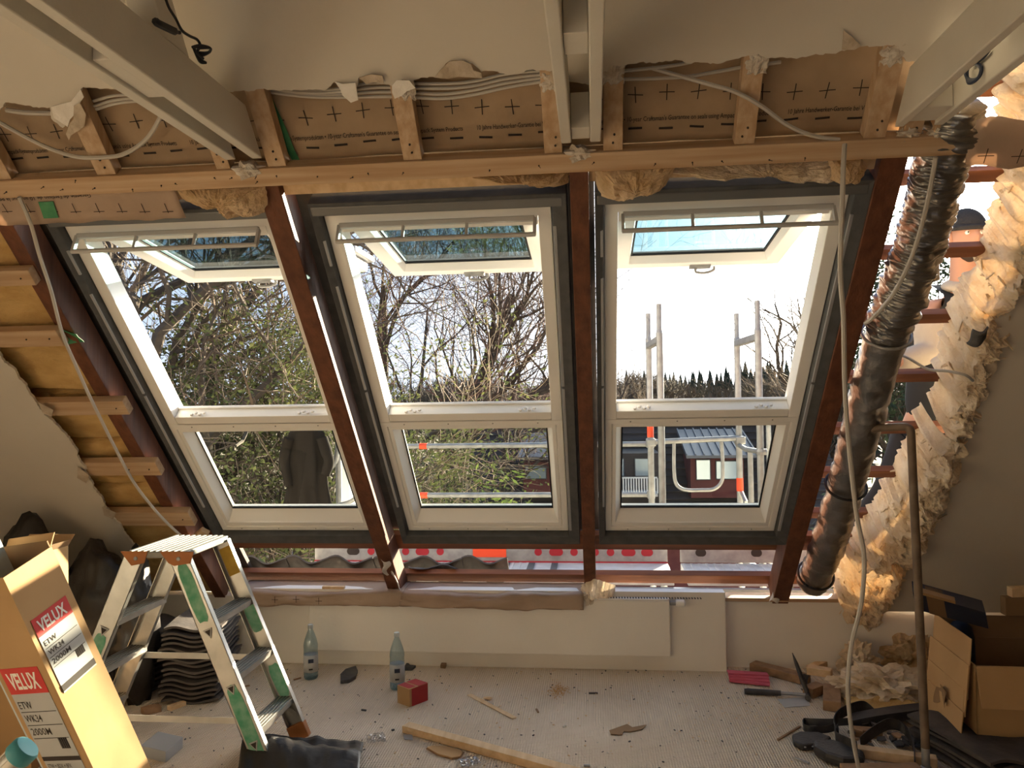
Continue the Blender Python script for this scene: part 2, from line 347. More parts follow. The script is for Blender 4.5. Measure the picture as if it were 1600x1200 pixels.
struct(MB().box(-3.6, 3.4, -2.3, yc + .02, zc, zc + .1), 'ceiling', 'plaster')
struct(MB().box(-3.75, -3.6, -2.3, 5.0, -.12, 3.4), 'wall_left', 'wall')
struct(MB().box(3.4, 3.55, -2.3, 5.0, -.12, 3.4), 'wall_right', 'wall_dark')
bk = MB(); bk.box(-3.6, -1.5, -2.4, -2.3, 0, zc); bk.box(.1, 3.4, -2.4, -2.3, 0, zc); bk.box(-1.5, .1, -2.4, -2.3, 0, 1.0); bk.box(-1.5, .1, -2.4, -2.3, 2.2, zc)  # wall out of view, with an opening added to let sky light in
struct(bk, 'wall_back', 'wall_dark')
fx = gy(1133, 925, 4.638)
KW = .385
struct(MB().box(-3.6, 3.4, 4.72, 4.82, -.1, KW), 'wall_front', 'wall')
struct(MB().box(-2.18, fx.x, 4.635, 4.718, 0, .455), 'wall_front_casing', 'wall', bevel=.003)
# ledge board on the knee wall at the right
t = thing('ledge_board', 'pinkish board on top of the low wall right of the white casing', 'board', (1.4, 4.74, KW))
MB().box(fx.x + .004, 1.75, 4.70, 4.84, KW + .001, KW + .022).build('board', 'pine_x', t, bevel=.003)
a = gy(1215, 945, 4.70)
MB().grid(lambda u, v: V((a.x - .05 + .05 * u + .03 * v, 4.694 - .012 * sin(u * 3), a.z + .02 + .07 * v + .01 * sin(5 * u))), 4, 4, (0, -.001, 0)).build('torn_paper', 'white_paper', t)

# ------------------------------------------------------------------ timber roof
def rafter(x0, x1, label, s1=2.705):
    r = thing('rafter', label, 'rafter', W((x0 + x1) / 2, -.1, -.07), 'dark stained roof rafters')
    MB().rbox(x0, x1, -.1, s1, -.14, 0).build('rafter_timber', 'rafter', r, bevel=.003); return r
rafter(-2.385, -2.315, 'dark red-brown rafter beside the yellow insulation and hanging white cable')
rA = rafter(-1.255, -1.171, 'dark red-brown rafter between the two windows with a torn strip at its foot')
rafter(-.072, -.003, 'dark red-brown rafter under the middle pair of painted planks')
rafter(1.016, 1.107, 'dark red-brown rafter beside the silver duct')
# torn paper strip and light notch on the foot of rafter A
xs, ss = rp(612, 862, .004)
MB().grid(lambda u, v: W(-1.235 + .05 * u + .012 * sin(v * 7), .33 - .16 * v - .03 * u, .006 + .012 * sin(u * 4 + v * 3)), 5, 6, RN * .001).build('torn_strip', 'white_paper', rA)
MB().tube(spline([W(-1.19, .21, .008), W(-1.172, .12, .02), W(-1.168, .03, .03), W(-1.15, -.12, .05)], 5), .004, 4).build('loose_fibre', 'white_paper', rA)
BS = [2.844, 2.517, 2.189, 1.859, 1.523, 1.188, .869, .54]
for i, s in enumerate(BS):
    b = MB().rbox(1.0, 3.4, s - .025, s + .025, -.18, -.141).build('roof_batten', 'batten', bevel=.002)
    tag(b, ['topmost', 'second from top', 'third from top', 'fourth from top', 'fifth from top', 'sixth from top', 'seventh from top', 'lowest but two'][i] + ' dark roof batten in the open bay right of the duct', 'batten', 'roof battens of the open right bay')
for ya_, yb_, l in ((836, 858, 'long dark roof batten just below the three windows'), (897, 909, 'long dark roof batten low above the wall top')):
    s1_, s0_ = rp(760, ya_, -.141)[1], rp(760, yb_, -.141)[1]
    tag(MB().rbox(-3.5, 3.4, s0_, s1_, -.178, -.141).build('roof_batten', 'batten', bevel=.002), l, 'batten', 'long roof battens at the eaves')
# closed outer roof
for x0, x1, s0, s1, nm in ((-3.7, 1.14, 2.64, 3.55, 'roof_upper'), (-3.7, -2.20, -.2, 2.64, 'roof_left'), (2.15, 3.5, -.2, 3.55, 'roof_right'), (-1.24, -1.09, .36, 2.64, 'roof_strip'), (-.135, .018, .36, 2.64, 'roof_strip.001')):
    struct(MB().rbox(x0, x1, s0, s1, -.215, -.185), nm, 'tile')
struct(MB().box(-3.7, 3.5, -2.4, 2.3, zc + .4, zc + .45), 'roof_top', 'tile')
# dark clay tiles still lying at the eaves below the left window
def wave_tile(mb, w=.3, l=.36, h=.03, o=None, ax=V((1, 0, 0)), ay=V((0, 1, 0)), az=V((0, 0, 1)), th=.012):
    mb.grid(lambda u, v: o + ax * (w * (u - .5)) + ay * (l * v) + az * (h * (.5 + .5 * sin(2 * pi * u * 1.0 + .6)) + .006 * sin(9 * u + 5 * v)), 14, 2, az * th)
for i in range(6):
    x = -2.12 + .285 * i; t = thing('roof_tile', 'dark wavy clay roof tile still lying at the eaves under the windows', 'roof tile', W(x, -.06, -.19), 'roof tiles left at the eaves')
    m = MB(); wave_tile(m, .29, .38, .05, W(x, -.035 + .03 * rnd.random(), -.205 - .01 * (i % 2)), V((1, 0, 0)), -RU, -RN); m.build('tile_body', 'tile', t, smooth='auto')
tt = thing('slate_offcut', 'curled dark roofing felt scrap on the eaves batten right of the torn rafter', 'felt scrap', W(-.95, -.02, -.19))
MB().grid(lambda u, v: W(-1.16 + .30 * u, -.045 + .045 * v + .01 * sin(9 * u), -.19 + .02 * sin(7 * u) * v + .02 * v), 12, 3, -RN * .006).build('felt', 'slate', tt)

# ------------------------------------------------------------------ pine framing above the windows
t = thing('pine_beam', 'long pale pine beam running across above all three windows', 'beam', W(0, 2.71, .03))
MB().rbox(-3.55, rp(1512, 225, .06)[0] + .12, 2.709, 2.78, .003, .062).build('beam_timber', 'pine_x', t, bevel=.003)
nm = MB()
for px, py in [(10, 300), (68, 292), (98, 296), (118, 282), (148, 294), (207, 296), (252, 290), (274, 287), (335, 278), (362, 278), (400, 276), (402, 284), (432, 275), (496, 276), (551, 277), (575, 271), (630, 270), (765, 266), (842, 259), (1024, 256), (1082, 254), (1128, 252), (1202, 250), (1258, 247), (928, 254)]:
    x, s = rp(px, py, .063); s = min(max(s, 2.72), 2.772)
    nm.lathe([(.003, 0), (.003, .003)], W(x, s, .0615), 6, RN); nm.bar(W(x, s, .064), W(x + rnd.uniform(-.010, .010), s - rnd.uniform(.0, .008), .070), .0018, .0018)
nm.build('nails', 'ink', t)['kind'] = 'stuff'
studs = [((-8, 20), 285, 2.93, 'short pale pine stud at the far left end of the beam'), ((153, 183), 278, 3.12, 'short pine stud with torn grey card on its top left of the painted planks'), ((340, 362), 271, 3.04, 'short pine stud beneath the ends of the left painted planks'),
         ((420, 449), 267, 3.12, 'short pine stud beside the green taped edge of the membrane'), ((632, 661), 260, 3.13, 'short pine stud between two cable bundles with plaster scraps on top'), ((851, 879), 246, 3.1, 'short pine stud with a grey daub left of the middle planks'),
         ((943, 973), 240, 3.1, 'short pine stud right of the middle planks'), ((1147, 1178), 232, 3.12, 'short pine stud crossed by a slanting white cable'), ((1348, 1382), 222, 3.1, 'short pine stud beside the right painted planks'),
         ((1410, 1438), 218, 2.88, 'short pine block under the right painted planks'), ((1458, 1488), 214, 2.89, 'short pine block at the right end under the second painted plank')]
for (p0, p1), py, s1, lb in studs:
    x0 = rp(p0, py, .055)[0]; x1 = rp(p1, py, .055)[0]
    t = thing('pine_stud', lb, 'stud', W((x0 + x1) / 2, 2.781, .03), 'short pine studs above the long beam')
    MB().rbox(x0, x1, 2.781, s1, .001, .052).build('stud_timber', 'pine_s', t, bevel=.002)
    lp = {851: (862, 128), 943: (958, 116), 1147: (1182, 100), 1348: (1395, 86), 632: (632, 140)}.get(p0)
    if lp:
        lx, ls = rp(*lp, .05); MB().grid(lambda u, v: W(lx + .036 * (2 * u - 1) * (1 + .3 * mn.noise(V((v * 4, p0, 0)))), ls + (.034 + .012 * mn.noise(V((u * 5, p0, 1)))) * (2 * v - 1), .050 + .012 * (1 - (2 * u - 1) ** 2) * (1 - (2 * v - 1) ** 2) + .008 * mn.noise(V((u * 6, v * 6, p0)))), 14, 12, -RN * .006).build('plaster_daub', 'plaster_edge', t)
    m = MB()
    for k in range(2):
        m.lathe([(.004, 0), (.004, .004)], W((x0 + x1) / 2 + rnd.uniform(-.012, .012), 2.81 + .03 * k, .0525), 6, RN)
    m.build('nails', 'ink', t)['kind'] = 'stuff'
# header boards over the windows
for x0, x1, sa, sb, lb in ((-1.165, -.08, 2.60, 2.705, 'pine board above the middle window, toned as if sunlit'), (.0, 1.01, 2.60, 2.705, 'pine board above the right window, toned as if sunlit'), (-2.30, -1.26, 2.60, 2.705, 'pine board above the left window behind insulation')):
    t = thing('header_board', lb, 'board', W((x0 + x1) / 2, sa, -.1), 'boards closing the gap above the windows')
    MB().rbox(x0, x1, 2.625, sb, -.06, -.03).build('board', 'pine_y', t)  # brighter pine colour stands in for sun bounced onto the boards

# ------------------------------------------------------------------ printed membrane behind the studs
def wav(x, s): return .004 + .010 * mn.noise(V((x * 3.1, s * 5, 0))) + .005 * mn.noise(V((x * 11, s * 13, 3))) + (.018 * math.exp(-((x + .98) / .16) ** 2 - ((s - 2.81) / .06) ** 2))
def on_sheet(fn_, off):
    def f(p):
        q = p - R0; x, s = q.x, q.dot(RU); return W(x, s, fn_(x, s) + off)
    return f
t = thing('membrane', 'brown printed vapour membrane behind the studs above the beam', 'membrane', W(-.9, 2.78, -.02))
wv = lambda x, s: wav(x, s) - .030
xm1 = rp(1378, 150, .0)[0]; xm2 = xm1 + .16
MB().grid(lambda u, v: W(-3.5 + (xm2 + 3.5) * u, 2.77 + .48 * v, wv(-3.5 + (xm2 + 3.5) * u, 2.77 + .48 * v)), 150, 16, -RN * .002).build('membrane_sheet', 'membrane', t, smooth=True)
pr = MB(); f = on_sheet(wv, .003)
def strip(mb, x0, s0, x1, s1, w, fn):
    n = 4; dx, ds = x1 - x0, s1 - s0; L = sqrt(dx * dx + ds * ds); ox, os_ = -ds / L * w / 2, dx / L * w / 2
    mb.grid(lambda u, v: fn(W(x0 + dx * u + ox * (2 * v - 1), s0 + ds * u + os_ * (2 * v - 1))), n, 1)
cx0, cs0 = rp(520, 182, 0); dx_ = (rp(1243, 152, 0)[0] - rp(993, 158, 0)[0]) / 5
for k in range(-26, 24):
    x = cx0 + dx_ * k
    if x > xm1 - .03 or x < -3.4: continue
    s = cs0 + .012 * sin(k * .7); w = .02 * sin(k * 1.7)
    pr = MB(); strip(pr, x - .026, s - w * .1, x + .026, s + w * .1, .0035, f); strip(pr, x - w * .1, s - .028, x + w * .1, s + .028, .0035, f); pr.build('printed_cross', 'ink', t)
    s2 = rp(530, 228, 0)[1] + .004 * sin(k); pr = MB(); strip(pr, x - .022, s2, x + .026, s2 + .003 * sin(k * .9), .008, f); pr.build('printed_dash', 'ink', t)
xa, sa = rp(506, 216, 0); per = rp(975, 196, 0)[0] - xa; wa = rp(722, 207, 0)[0] - xa; xb = rp(745, 206, 0)[0] - xa
for k in range(-2, 3):
    for b_, x_, w_ in (("\u2022 10-year Craftsman's Guarantee on seals using Ampack System Products", xa + per * k, wa), ("10 Jahre Handwerker-Garantie bei Verklebung mit Ampack-Systemprodukten", xa + per * k + xb, per - xb - .006)):
        if x_ > xm1 - .2: continue
        if x_ + w_ > xm1:
            b_ = b_[:int(len(b_) * (xm1 - x_ - .01) / w_)]; w_ = xm1 - x_ - .015
        text_mesh('printed_text', b_, 'ink', W(x_, sa - .008, 0), (1, 0, 0), RU, .017, w_, t, fn=f)
# folded strip below the beam at the left, printed upside down
t = thing('membrane_strip', 'pale membrane strip hanging below the beam at the left with upside-down print', 'membrane', W(-2.2, 2.6, .05))
x1_ = rp(285, 330, .05)[0]; wv2 = lambda x, s: .045 + .008 * mn.noise(V((x * 4, s * 9, 7))) + .02 * (s - 2.6)
MB().grid(lambda u, v: W(-3.5 + (x1_ + 3.5) * u, (2.585 + .012 * mn.noise(V((u * 20, 0, 0)))) + (2.715 - 2.585) * v, wv2(-3.5 + (x1_ + 3.5) * u, 2.585 + .13 * v)), 70, 5, -RN * .002).build('membrane_sheet', 'membrane2', t, smooth=True)
f2 = on_sheet(wv2, .003); pr = MB()
for k in range(-6, 5):
    x, s = rp(152 + 36 * k, 326, .05)
    if x > x1_ - .03 or x < -3.4: continue
    pr = MB(); strip(pr, x - .022, s - .014, x + .022, s - .014, .003, f2); strip(pr, x, s - .02, x, s + .022, .003, f2); pr.build('printed_cross', 'ink', t)
xt, st = rp(141, 306, .05); text_mesh('printed_text', "Garantie de l'artisan de 10 ans sur la pose des colles Ampack \u2022 10", 'ink', W(xt, st + .006, 0), (-1, 0, 0), -RU, .015, .62, t, fn=f2)
xt, st = rp(74, 326, .05)
MB().grid(lambda u, v: f2(W(xt - .034 + .062 * u + .012 * v, st - .04 + .07 * v, 0)) + RN * .002, 4, 4, RN * .001).build('tape', 'green_tape', t)
# green tape along the membrane's edge
x, s = rp(432, 195, 0)
MB().grid(lambda u, v: f(W(x - .035 + .03 * u + .05 * (1 - v), s - .14 + .30 * v, 0)) + RN * (.004), 3, 8, RN * .001).build('tape', 'green_tape', bpy.data.objects['membrane'])
# paper wrapped round the beam's right end
xw0 = rp(1512, 240, .07)[0]
t = thing('membrane_wrap', 'pale membrane with printed crosses wrapped over the right end of the long beam', 'membrane', W(xw0 + .3, 2.7, .07))
wv3 = lambda x, s: .072 + .008 * mn.noise(V((x * 5, s * 9, 2)))
MB().grid(lambda u, v: W(xw0 + .012 * mn.noise(V((0, v * 9, 0))) + .9 * u, 2.665 + .02 * mn.noise(V((u * 9, 0, 0))) + .165 * v, wv3(xw0 + .9 * u, 2.69 + .16 * v) - .05 * max(0, v - .8)), 24, 8, -RN * .002).build('membrane_sheet', 'membrane2', t, smooth=True)
pr = MB(); f3 = on_sheet(wv3, .003)
for px in (1540, 1592, 1644):
    x, s = rp(px, 243, .07); pr = MB(); strip(pr, x - .026, s, x + .026, s, .003, f3); strip(pr, x, s - .026, x, s + .026, .003, f3); pr.build('printed_cross', 'ink', t)
# membrane turned down over the top of the knee wall
def knee(x0, x1, z1, zdrop, label, sd):
    t = thing('membrane_flap', label, 'membrane', ((x0 + x1) / 2, 4.62, .45), 'membrane turned down over the low wall')
    def fn(u, v):
        x = x0 + (x1 - x0) * u; nz = .020 * mn.noise(V((x * 3.2 + sd, v * 2, 0))) + .010 * mn.noise(V((x * 11 + v * 3, v * 4, sd)))
        if v < .4: q = v / .4; return V((x, 4.80 - .226 * q, z1 + .012 * sin(x * 5 + sd) * q + nz * q - .02 * q))
        q = (v - .4) / .6; return V((x, 4.574 - .012 * q - abs(nz), z1 - .02 + .012 * sin(x * 5 + sd) * (1 - q) + nz - (zdrop + .018 * mn.noise(V((x * 3, 0, sd)))) * q))
    MB().grid(fn, 60, 12, (0, .001, .001)).build('membrane_sheet', 'membrane2', t, smooth=True)
    pr = MB()
    for k in range(4):
        pr = MB(); u = .1 + .13 * k + .02 * sd; p = fn(u, .75); e = V((0, -.004, 0))
        pr.bar(p + e + V((-.02, 0, 0)), p + e + V((.02, 0, 0)), .0025, .001, (0, 1, 0)); pr.bar(p + e + V((0, 0, -.02)), p + e + V((0, 0, .02)), .0025, .001, (0, 1, 0))
        if sd == 1: pr.build('printed_cross', 'ink', t)
    return t
knee(gy(372, 920, 4.62).x, gy(632, 925, 4.62).x, .465, .075, 'pale crumpled membrane over the wall top left of the torn rafter', 1)
knee(gy(628, 925, 4.62).x, gy(912, 920, 4.62).x, .462, .078, 'pale crumpled membrane over the wall top between the torn rafter and the middle rafter', 2)
a = V((gy(508, 924, 4.64).x, 4.60, .468)); t = tag(MB().bar(a + V((0, 0, .004)), a + V((.135, 0, .004)), .03, .016).build('wood_offcut', 'pine_y', bevel=.002), 'small pine offcut lying on the left membrane flap of the wall', 'offcut')

# ================================================================== roof windows
WS0, WSM, WS1 = .51, 1.365, 2.53
def ring(mb, x0, x1, s0, s1, loops, P=W):
    """closed section (list of inset left, right, bottom, top and height) run round a rectangle with mitred corners"""
    o = len(mb.v); n = len(loops)
    for il, ir, ib, it, h in loops:
        for p in ((x0 + il, s0 + ib), (x1 - ir, s0 + ib), (x1 - ir, s1 - it), (x0 + il, s1 - it)): mb.v.append(tuple(P(p[0], p[1], h)))
    for i in range(n):
        j = (i + 1) % n
        for k in range(4): l = (k + 1) % 4; mb.f.append((o + 4 * i + k, o + 4 * i + l, o + 4 * j + l, o + 4 * j + k))
    return mb
def eq(i, h): return (i, i, i, i, h)
def pane_of(mb, x0, x1, s0, s1, n, P=W, th=.006):
    return mb.hexa([P(x0, s0, n), P(x1, s0, n), P(x1, s1, n), P(x0, s1, n), P(x0, s0, n - th), P(x1, s0, n - th), P(x1, s1, n - th), P(x0, s1, n - th)])
def window(k, xl, label_where):
    w = thing('window_%d' % k, None, None, W(xl + .45, WS0, -.1)); w['kind'] = 'structure'
    xr = xl + .90; NF = -.06
    m = ring(MB(), xl, xr, WSM, WS1, [eq(0, NF), (.052, .052, .0, .055, NF), (.052, .052, .0, .055, -.165), eq(0, -.165)]); m.build('upper_frame', 'white_frame', w, bevel=.003)
    # transom: step and ledge between the two openings
    m = MB().rbox(xl + .0525, xr - .0525, WSM + .002, WSM + .05, -.135, NF - .002); m.rbox(xl + .0525, xr - .0525, WSM + .05, WSM + .062, -.135, -.118); m.build('transom_ledge', 'white_frame', w, bevel=.003)
    m = ring(MB(), xl, xr, WS0, WSM - .002, [eq(0, NF), eq(.030, NF), eq(.034, NF - .01), eq(.034, -.165), eq(0, -.165)]); m.build('lower_frame', 'white_frame', w, bevel=.002)
    fs = ring(MB(), xl + .0345, xr - .0345, WS0 + .0345, WSM - .0365, [eq(0, NF - .006), (.018, .018, .03, .02, NF - .004), (.022, .022, .034, .024, NF - .012), (.046, .046, .092, .052, -.118), (.046, .046, .092, .052, -.15), eq(0, -.15)]).build('fixed_sash', 'white_frame', w, bevel=.002)
    ring(MB(), xl + .0345, xr - .0345, WS0 + .0345, WSM - .0365, [(.0462, .0462, .0925, .0525, -.116), (.053, .053, .103, .057, -.117), (.053, .053, .103, .057, -.126), (.0462, .0462, .0925, .0525, -.126)]).build('gasket', 'gasket', fs)
    pane_of(MB(), xl + .081, xr - .081, WS0 + .127, WSM - .089, -.122).build('pane', 'glass', fs)
    sc = MB()
    for i in range(4): sc.lathe([(.004, 0), (.003, .003)], W(xl + .12 + .22 * i, WSM - .017, NF - .0005), 8, RN); sc.lathe([(.004, 0), (.003, .003)], W(xl + .12 + .22 * i, WS0 + .016, NF - .0005), 8, RN)
    sc.build('screws', 'steel', w)['kind'] = 'stuff'
    for q in (.14, .70):
        m = MB()
        for i in range(4): m.lathe([(.009, 0), (.009, .006), (.006, .008)], W(xl + q + .022 * i, WSM + .055 + .004 * (i % 2), -.075 - .006 * (i % 2)), 8, RU)
        m.build('catch', 'white_frame', w)
    # grey insulating collar round the frame
    m = ring(MB(), xl - .036, xr + .062, WS0 - .058, WS1 + .062, [eq(0, -.009), (.030, .056, .052, .052, -.026), (.034, .060, .055, .055, -.052), (.034, .060, .055, .055, -.17), eq(0, -.17)]); m.build('insulating_collar', 'collar', w, bevel=.004)
    cb = MB().rbox(xl - .03, xr + .05, WS1 + .004, WS1 + .045, -.05, -.012); cb.build('cover_strip', 'alu_cover', w, bevel=.006)
    for a_, b_ in ((WS0 + .25, 1.60), (1.615, 2.2), (2.30, 2.42)):
        MB().rbox(xl - .026, xl - .006, a_, b_, -.029, -.020).build('channel', 'collar_light', w, bevel=.002)
    for a_, b_ in ((WS0 + .05, 1.60), (1.615, 2.45)):
        MB().rbox(xr + .006, xr + .02, a_, b_, -.029, -.020).build('channel', 'collar_light', w, bevel=.002)
    # opened sash, hinged at the top and swung outwards until it lies level
    hx0, hx1 = xl + .058, xr - .058; hin = W(0, 2.455, -.11)
    far = gy(1205, 424, 3.88); d = V((0, far.y - hin.y, far.z + .035 - hin.z)); L = d.length; d.normalize(); dn = V((0, -d.z, d.y)) * -1   # dn points down into the room
    def P(x, s, n): return V((x, hin.y, hin.z)) + d * s + dn * n
    sh = ring(MB(), hx0, hx1, 0, L, [eq(0, 0), (.068, .068, .05, .068, 0), (.078, .078, .06, .082, -.04), (.078, .078, .06, .082, -.06), eq(0, -.06)], P).build('opened_sash', 'white_frame', w, bevel=.003)
    ring(MB(), hx0, hx1, 0, L, [(.0782, .0782, .0602, .0822, -.038), (.086, .086, .068, .091, -.039), (.086, .086, .068, .091, -.05), (.0782, .0782, .0602, .0822, -.05)], P).build('gasket', 'gasket', sh)
    pane_of(MB(), hx0 + .075, hx1 - .075, .055, L - .08, -.043, P, .008).build('pane', 'sash_glass', sh)
    MB().hexa([P(x_, s_, n_) for n_ in (-.061, -.075) for x_, s_ in ((hx0 - .02, 0), (hx1 + .02, 0), (hx1 + .02, L + .02), (hx0 - .02, L + .02))][0:0] or [P(hx0 - .015, L - .03, -.061), P(hx1 + .015, L - .03, -.061), P(hx1 + .015, L + .012, -.061), P(hx0 - .015, L + .012, -.061), P(hx0 - .015, L - .03, -.075), P(hx1 + .015, L - .03, -.075), P(hx1 + .015, L + .012, -.075), P(hx0 - .015, L + .012, -.075)]).build('sash_cover', 'alu_cover', sh)
    mx = (hx0 + hx1) / 2 + .02
    hb = MB(); hb.hexa([P(mx - .05, L - .035, .012), P(mx + .05, L - .035, .012), P(mx + .05, L + .004, .012), P(mx - .05, L + .004, .012), P(mx - .05, L - .035, .0), P(mx + .05, L - .035, .0), P(mx + .05, L + .004, 0), P(mx - .05, L + .004, 0)])
    hb.tube(spline([P(mx - .02, L - .02, .012), P(mx - .018, L - .02, .034), P(mx + .03, L - .015, .036), P(mx + .065, L - .01, .022), P(mx + .068, L - .01, .004)], 5), .007, 8); hb.build('handle', 'steel', sh, smooth='auto')
    # ventilation bar across the top
    z1 = gy(838, 341, 2.985).z; z2 = gy(835, 366, 2.955).z; xa_, xb_ = xl + .068, xr - .062
    vb = MB(); vb.bar((xa_, 2.985, z1), (xb_, 2.985, z1), .02, .022); vb.build('ventilation_bar', 'vent_backlit', w, bevel=.004)
    vp = bpy.data.objects[w.children[-1].name]
    MB().tube([(xa_ - .004, 2.955, z2), (xb_ + .004, 2.955, z2)], .0095, 10).build('rod', 'vent_backlit', vp, smooth='auto')
    for q in (0, .335, .66, 1):
        x_ = xa_ + (xb_ - xa_) * q; MB().bar((x_, 2.985, z1), (x_, 2.957, z2), .02 if q in (0, 1) else .012, .012, (1, 0, 0)).build('bracket', 'vent_backlit', vp, bevel=.002)
    MB().rbox(xl + .056, xr - .056, 2.43, 2.474, -.10, -.066).build('top_rail', 'white_frame', w, bevel=.003)
    return w
window(1, -2.147, ''); window(2, -1.049, ''); window(3, .055, '')

# ================================================================== painted collar planks, cables, duct, battens at the left
zb = gy(400, 248, 2.70).z
def plank(x0, x1, ye, label, h=.145, yb=-2.29):
    t = thing('collar_plank', label, 'plank', ((x0 + x1) / 2, ye, zb), 'painted collar planks overhead')
    MB().hexa([V((x0, yb, zb)), V((x1, yb, zb)), V((x1, ye, zb)), V((x0, ye, zb)), V((x0, yb, zb + h)), V((x1, yb, zb + h)), V((x1, ye - h * .92, zb + h)), V((x0, ye - h * .92, zb + h))]).build('plank_board', 'beam', t, bevel=.004)
    return t
xl_, xr_ = gy(394, 248, 2.70).x, gy(410, 248, 2.70).x
plank(xl_, xr_, 2.70, 'painted plank overhead at the left with broad side face, black lamp cable above')
xl2, xr2 = gy(352, 245, 2.70).x, gy(369, 247, 2.70).x
plank(xl2, xr2, 2.70, 'thinner looking painted plank overhead, outer one of the left pair')
xm_, xn_ = gy(877, 222, 2.70).x, gy(893, 222, 2.70).x; plank(xm_, xn_, 2.70, 'painted plank overhead, left one of the middle pair')
xo_, xp_ = gy(922, 222, 2.70).x, gy(939, 222, 2.70).x; plank(xo_, xp_, 2.70, 'painted plank overhead, right one of the middle pair')
xq_, xr3 = gy(1397, 193, 2.70).x, gy(1412, 193, 2.70).x; plank(xq_, xr3, 2.70, 'painted plank overhead at the right with a broad pale side face')
xs_, xt_ = gy(1458, 190, 2.70).x, gy(1474, 190, 2.70).x; plank(xs_, xt_, 2.70, 'painted plank overhead at the far right with a dark cable coil against it')
def spacer(x0, x1, y0, y1, label, dz=.01):
    t = tag(MB().box(x0 + .001, x1 - .001, y0, y1, zb + dz, zb + .13).build('spacer_block', 'beam', bevel=.003), label, 'spacer block', 'spacer blocks between the painted planks')
ya = (lambda px, py, x: CAM + ray(px, py) * ((x - CAM.x) / ray(px, py).x))
spacer(xr2, xl_, ya(178, 92, xl_).y, ya(262, 150, xl_).y, 'plaster-smeared block between the two left painted planks')
ys = [(EYE - zb - .01) / ((py - 612) / FPX) for py in (68, 115)]
spacer(xn_, xo_, 1.9, 2.02, 'painted block between the two middle planks')
spacer(xn_, xo_, 2.58, 2.69, 'small painted block at the lower end of the two middle planks')
spacer(xr3, xs_, 2.55, 2.68, 'painted block between the ends of the two right planks')
t = tag(MB().obox((-1.262, 2.08, zb + .15), V((.085, 0, 0)), V((0, .13, 0)), V((0, -.22, .30))).build('strut', 'beam', bevel=.004), 'short painted strut rising behind the left plank beside the black cable', 'strut')
# plaster scraps where the planks meet the beam
for px, py, r in ((385, 262, .05), (1425, 205, .035), (905, 236, .045), (1470, 205, .03)):
    p = gy(px, py, 2.72); tag(MB().lump(p + V((0, .03, 0)), (r, .03, r * .6), px % 13, .5, 5, 3).build('plaster_crumb', 'plaster_edge', smooth=False), {385: 'crumbled plaster lump under the ends of the left planks', 1425: 'crumbled plaster lump below the pale right plank', 905: 'crumbled plaster lump on the beam below the middle planks', 1470: 'crumbled plaster lump under the far right plank'}[px], 'plaster lump')
# torn lining paper hanging at the plaster edge
def flap(pts, m, label, n=.07, curl=.02):
    q = [rp(x, y, n) for x, y in pts]; cx = sum(a for a, b in q) / len(q); cs = sum(b for a, b in q) / len(q)
    vs = [W(x, s, n + curl * sin(9 * (x - cx) + 5 * (s - cs))) for x, s in q]
    tag(MB().prism(vs, RN * -.0025).build('torn_flap', m), label, 'paper flap', 'torn paper at the plaster edge')
flap([(118, 163), (128, 158), (137, 176), (133, 196), (122, 205), (108, 214), (104, 222), (100, 212), (108, 194), (115, 186)], 'torn_paper', 'grey torn paper flap hanging over the second stud from the left')
flap([(78, 168), (112, 158), (118, 150), (128, 138), (133, 150), (126, 160), (117, 178), (108, 188), (104, 200), (98, 196), (82, 186)], 'white_paper', 'white torn paper scrap hanging beside the grey flap at the left', .066, .012)
flap([(523, 128), (535, 131), (556, 128), (560, 156), (548, 161), (535, 150), (531, 140)], 'white_paper', 'white torn paper scrap hanging into the panel right of the green tape', .066, .015)
flap([(678, 122), (690, 108), (702, 96), (722, 94), (736, 100), (740, 110), (752, 113), (754, 122), (716, 120), (700, 124)], 'torn_paper', 'brown torn paper tongue standing on the plaster above the cable bundle', .066, .006)
flap([(1316, 78), (1318, 47), (1332, 58), (1346, 72), (1335, 78)], 'torn_paper', 'brown pointed paper tongue on the plaster near the right planks', .066, .004)
flap([(612, 135), (620, 125), (640, 124), (650, 136), (636, 142), (628, 150), (616, 156), (612, 146)], 'white_paper', 'white paper tatter on top of the stud between the cable bundles', .075, .02)
flap([(560, 122), (580, 116), (598, 118), (600, 130), (584, 128), (572, 132)], 'torn_paper', 'brown paper tatter at the plaster edge left of the middle stud', .07, .01)
flap([(860, 112), (876, 108), (884, 122), (882, 140), (868, 136), (858, 126)], 'torn_paper', 'paper tatter on the daubed stud left of the middle planks', .075, .015)
flap([(1540, 560), (1555, 552), (1558, 575), (1540, 600), (1528, 610), (1522, 595)], 'torn_paper', 'large torn card flap at the insulation edge of the right slope', .075, .015)
flap([(1470, 746), (1486, 742), (1480, 760), (1462, 772)], 'torn_paper', 'small torn card flap low on the right slope edge', .075, .01)
flap([(1502, 634), (1518, 634), (1508, 642), (1496, 644)], 'torn_paper', 'tiny torn card flap halfway down the right slope edge', .075, .01)
flap([(60, 628), (84, 640), (80, 652), (66, 646)], 'torn_paper', 'small torn card flap at the upper left slope edge', .07, .01)
flap([(122, 728), (140, 742), (134, 756), (120, 748)], 'torn_paper', 'small torn card flap halfway down the left slope edge', .07, .01)
flap([(160, 792), (182, 800), (176, 812), (162, 806)], 'torn_paper', 'small torn card flap low on the left slope edge', .07, .01)

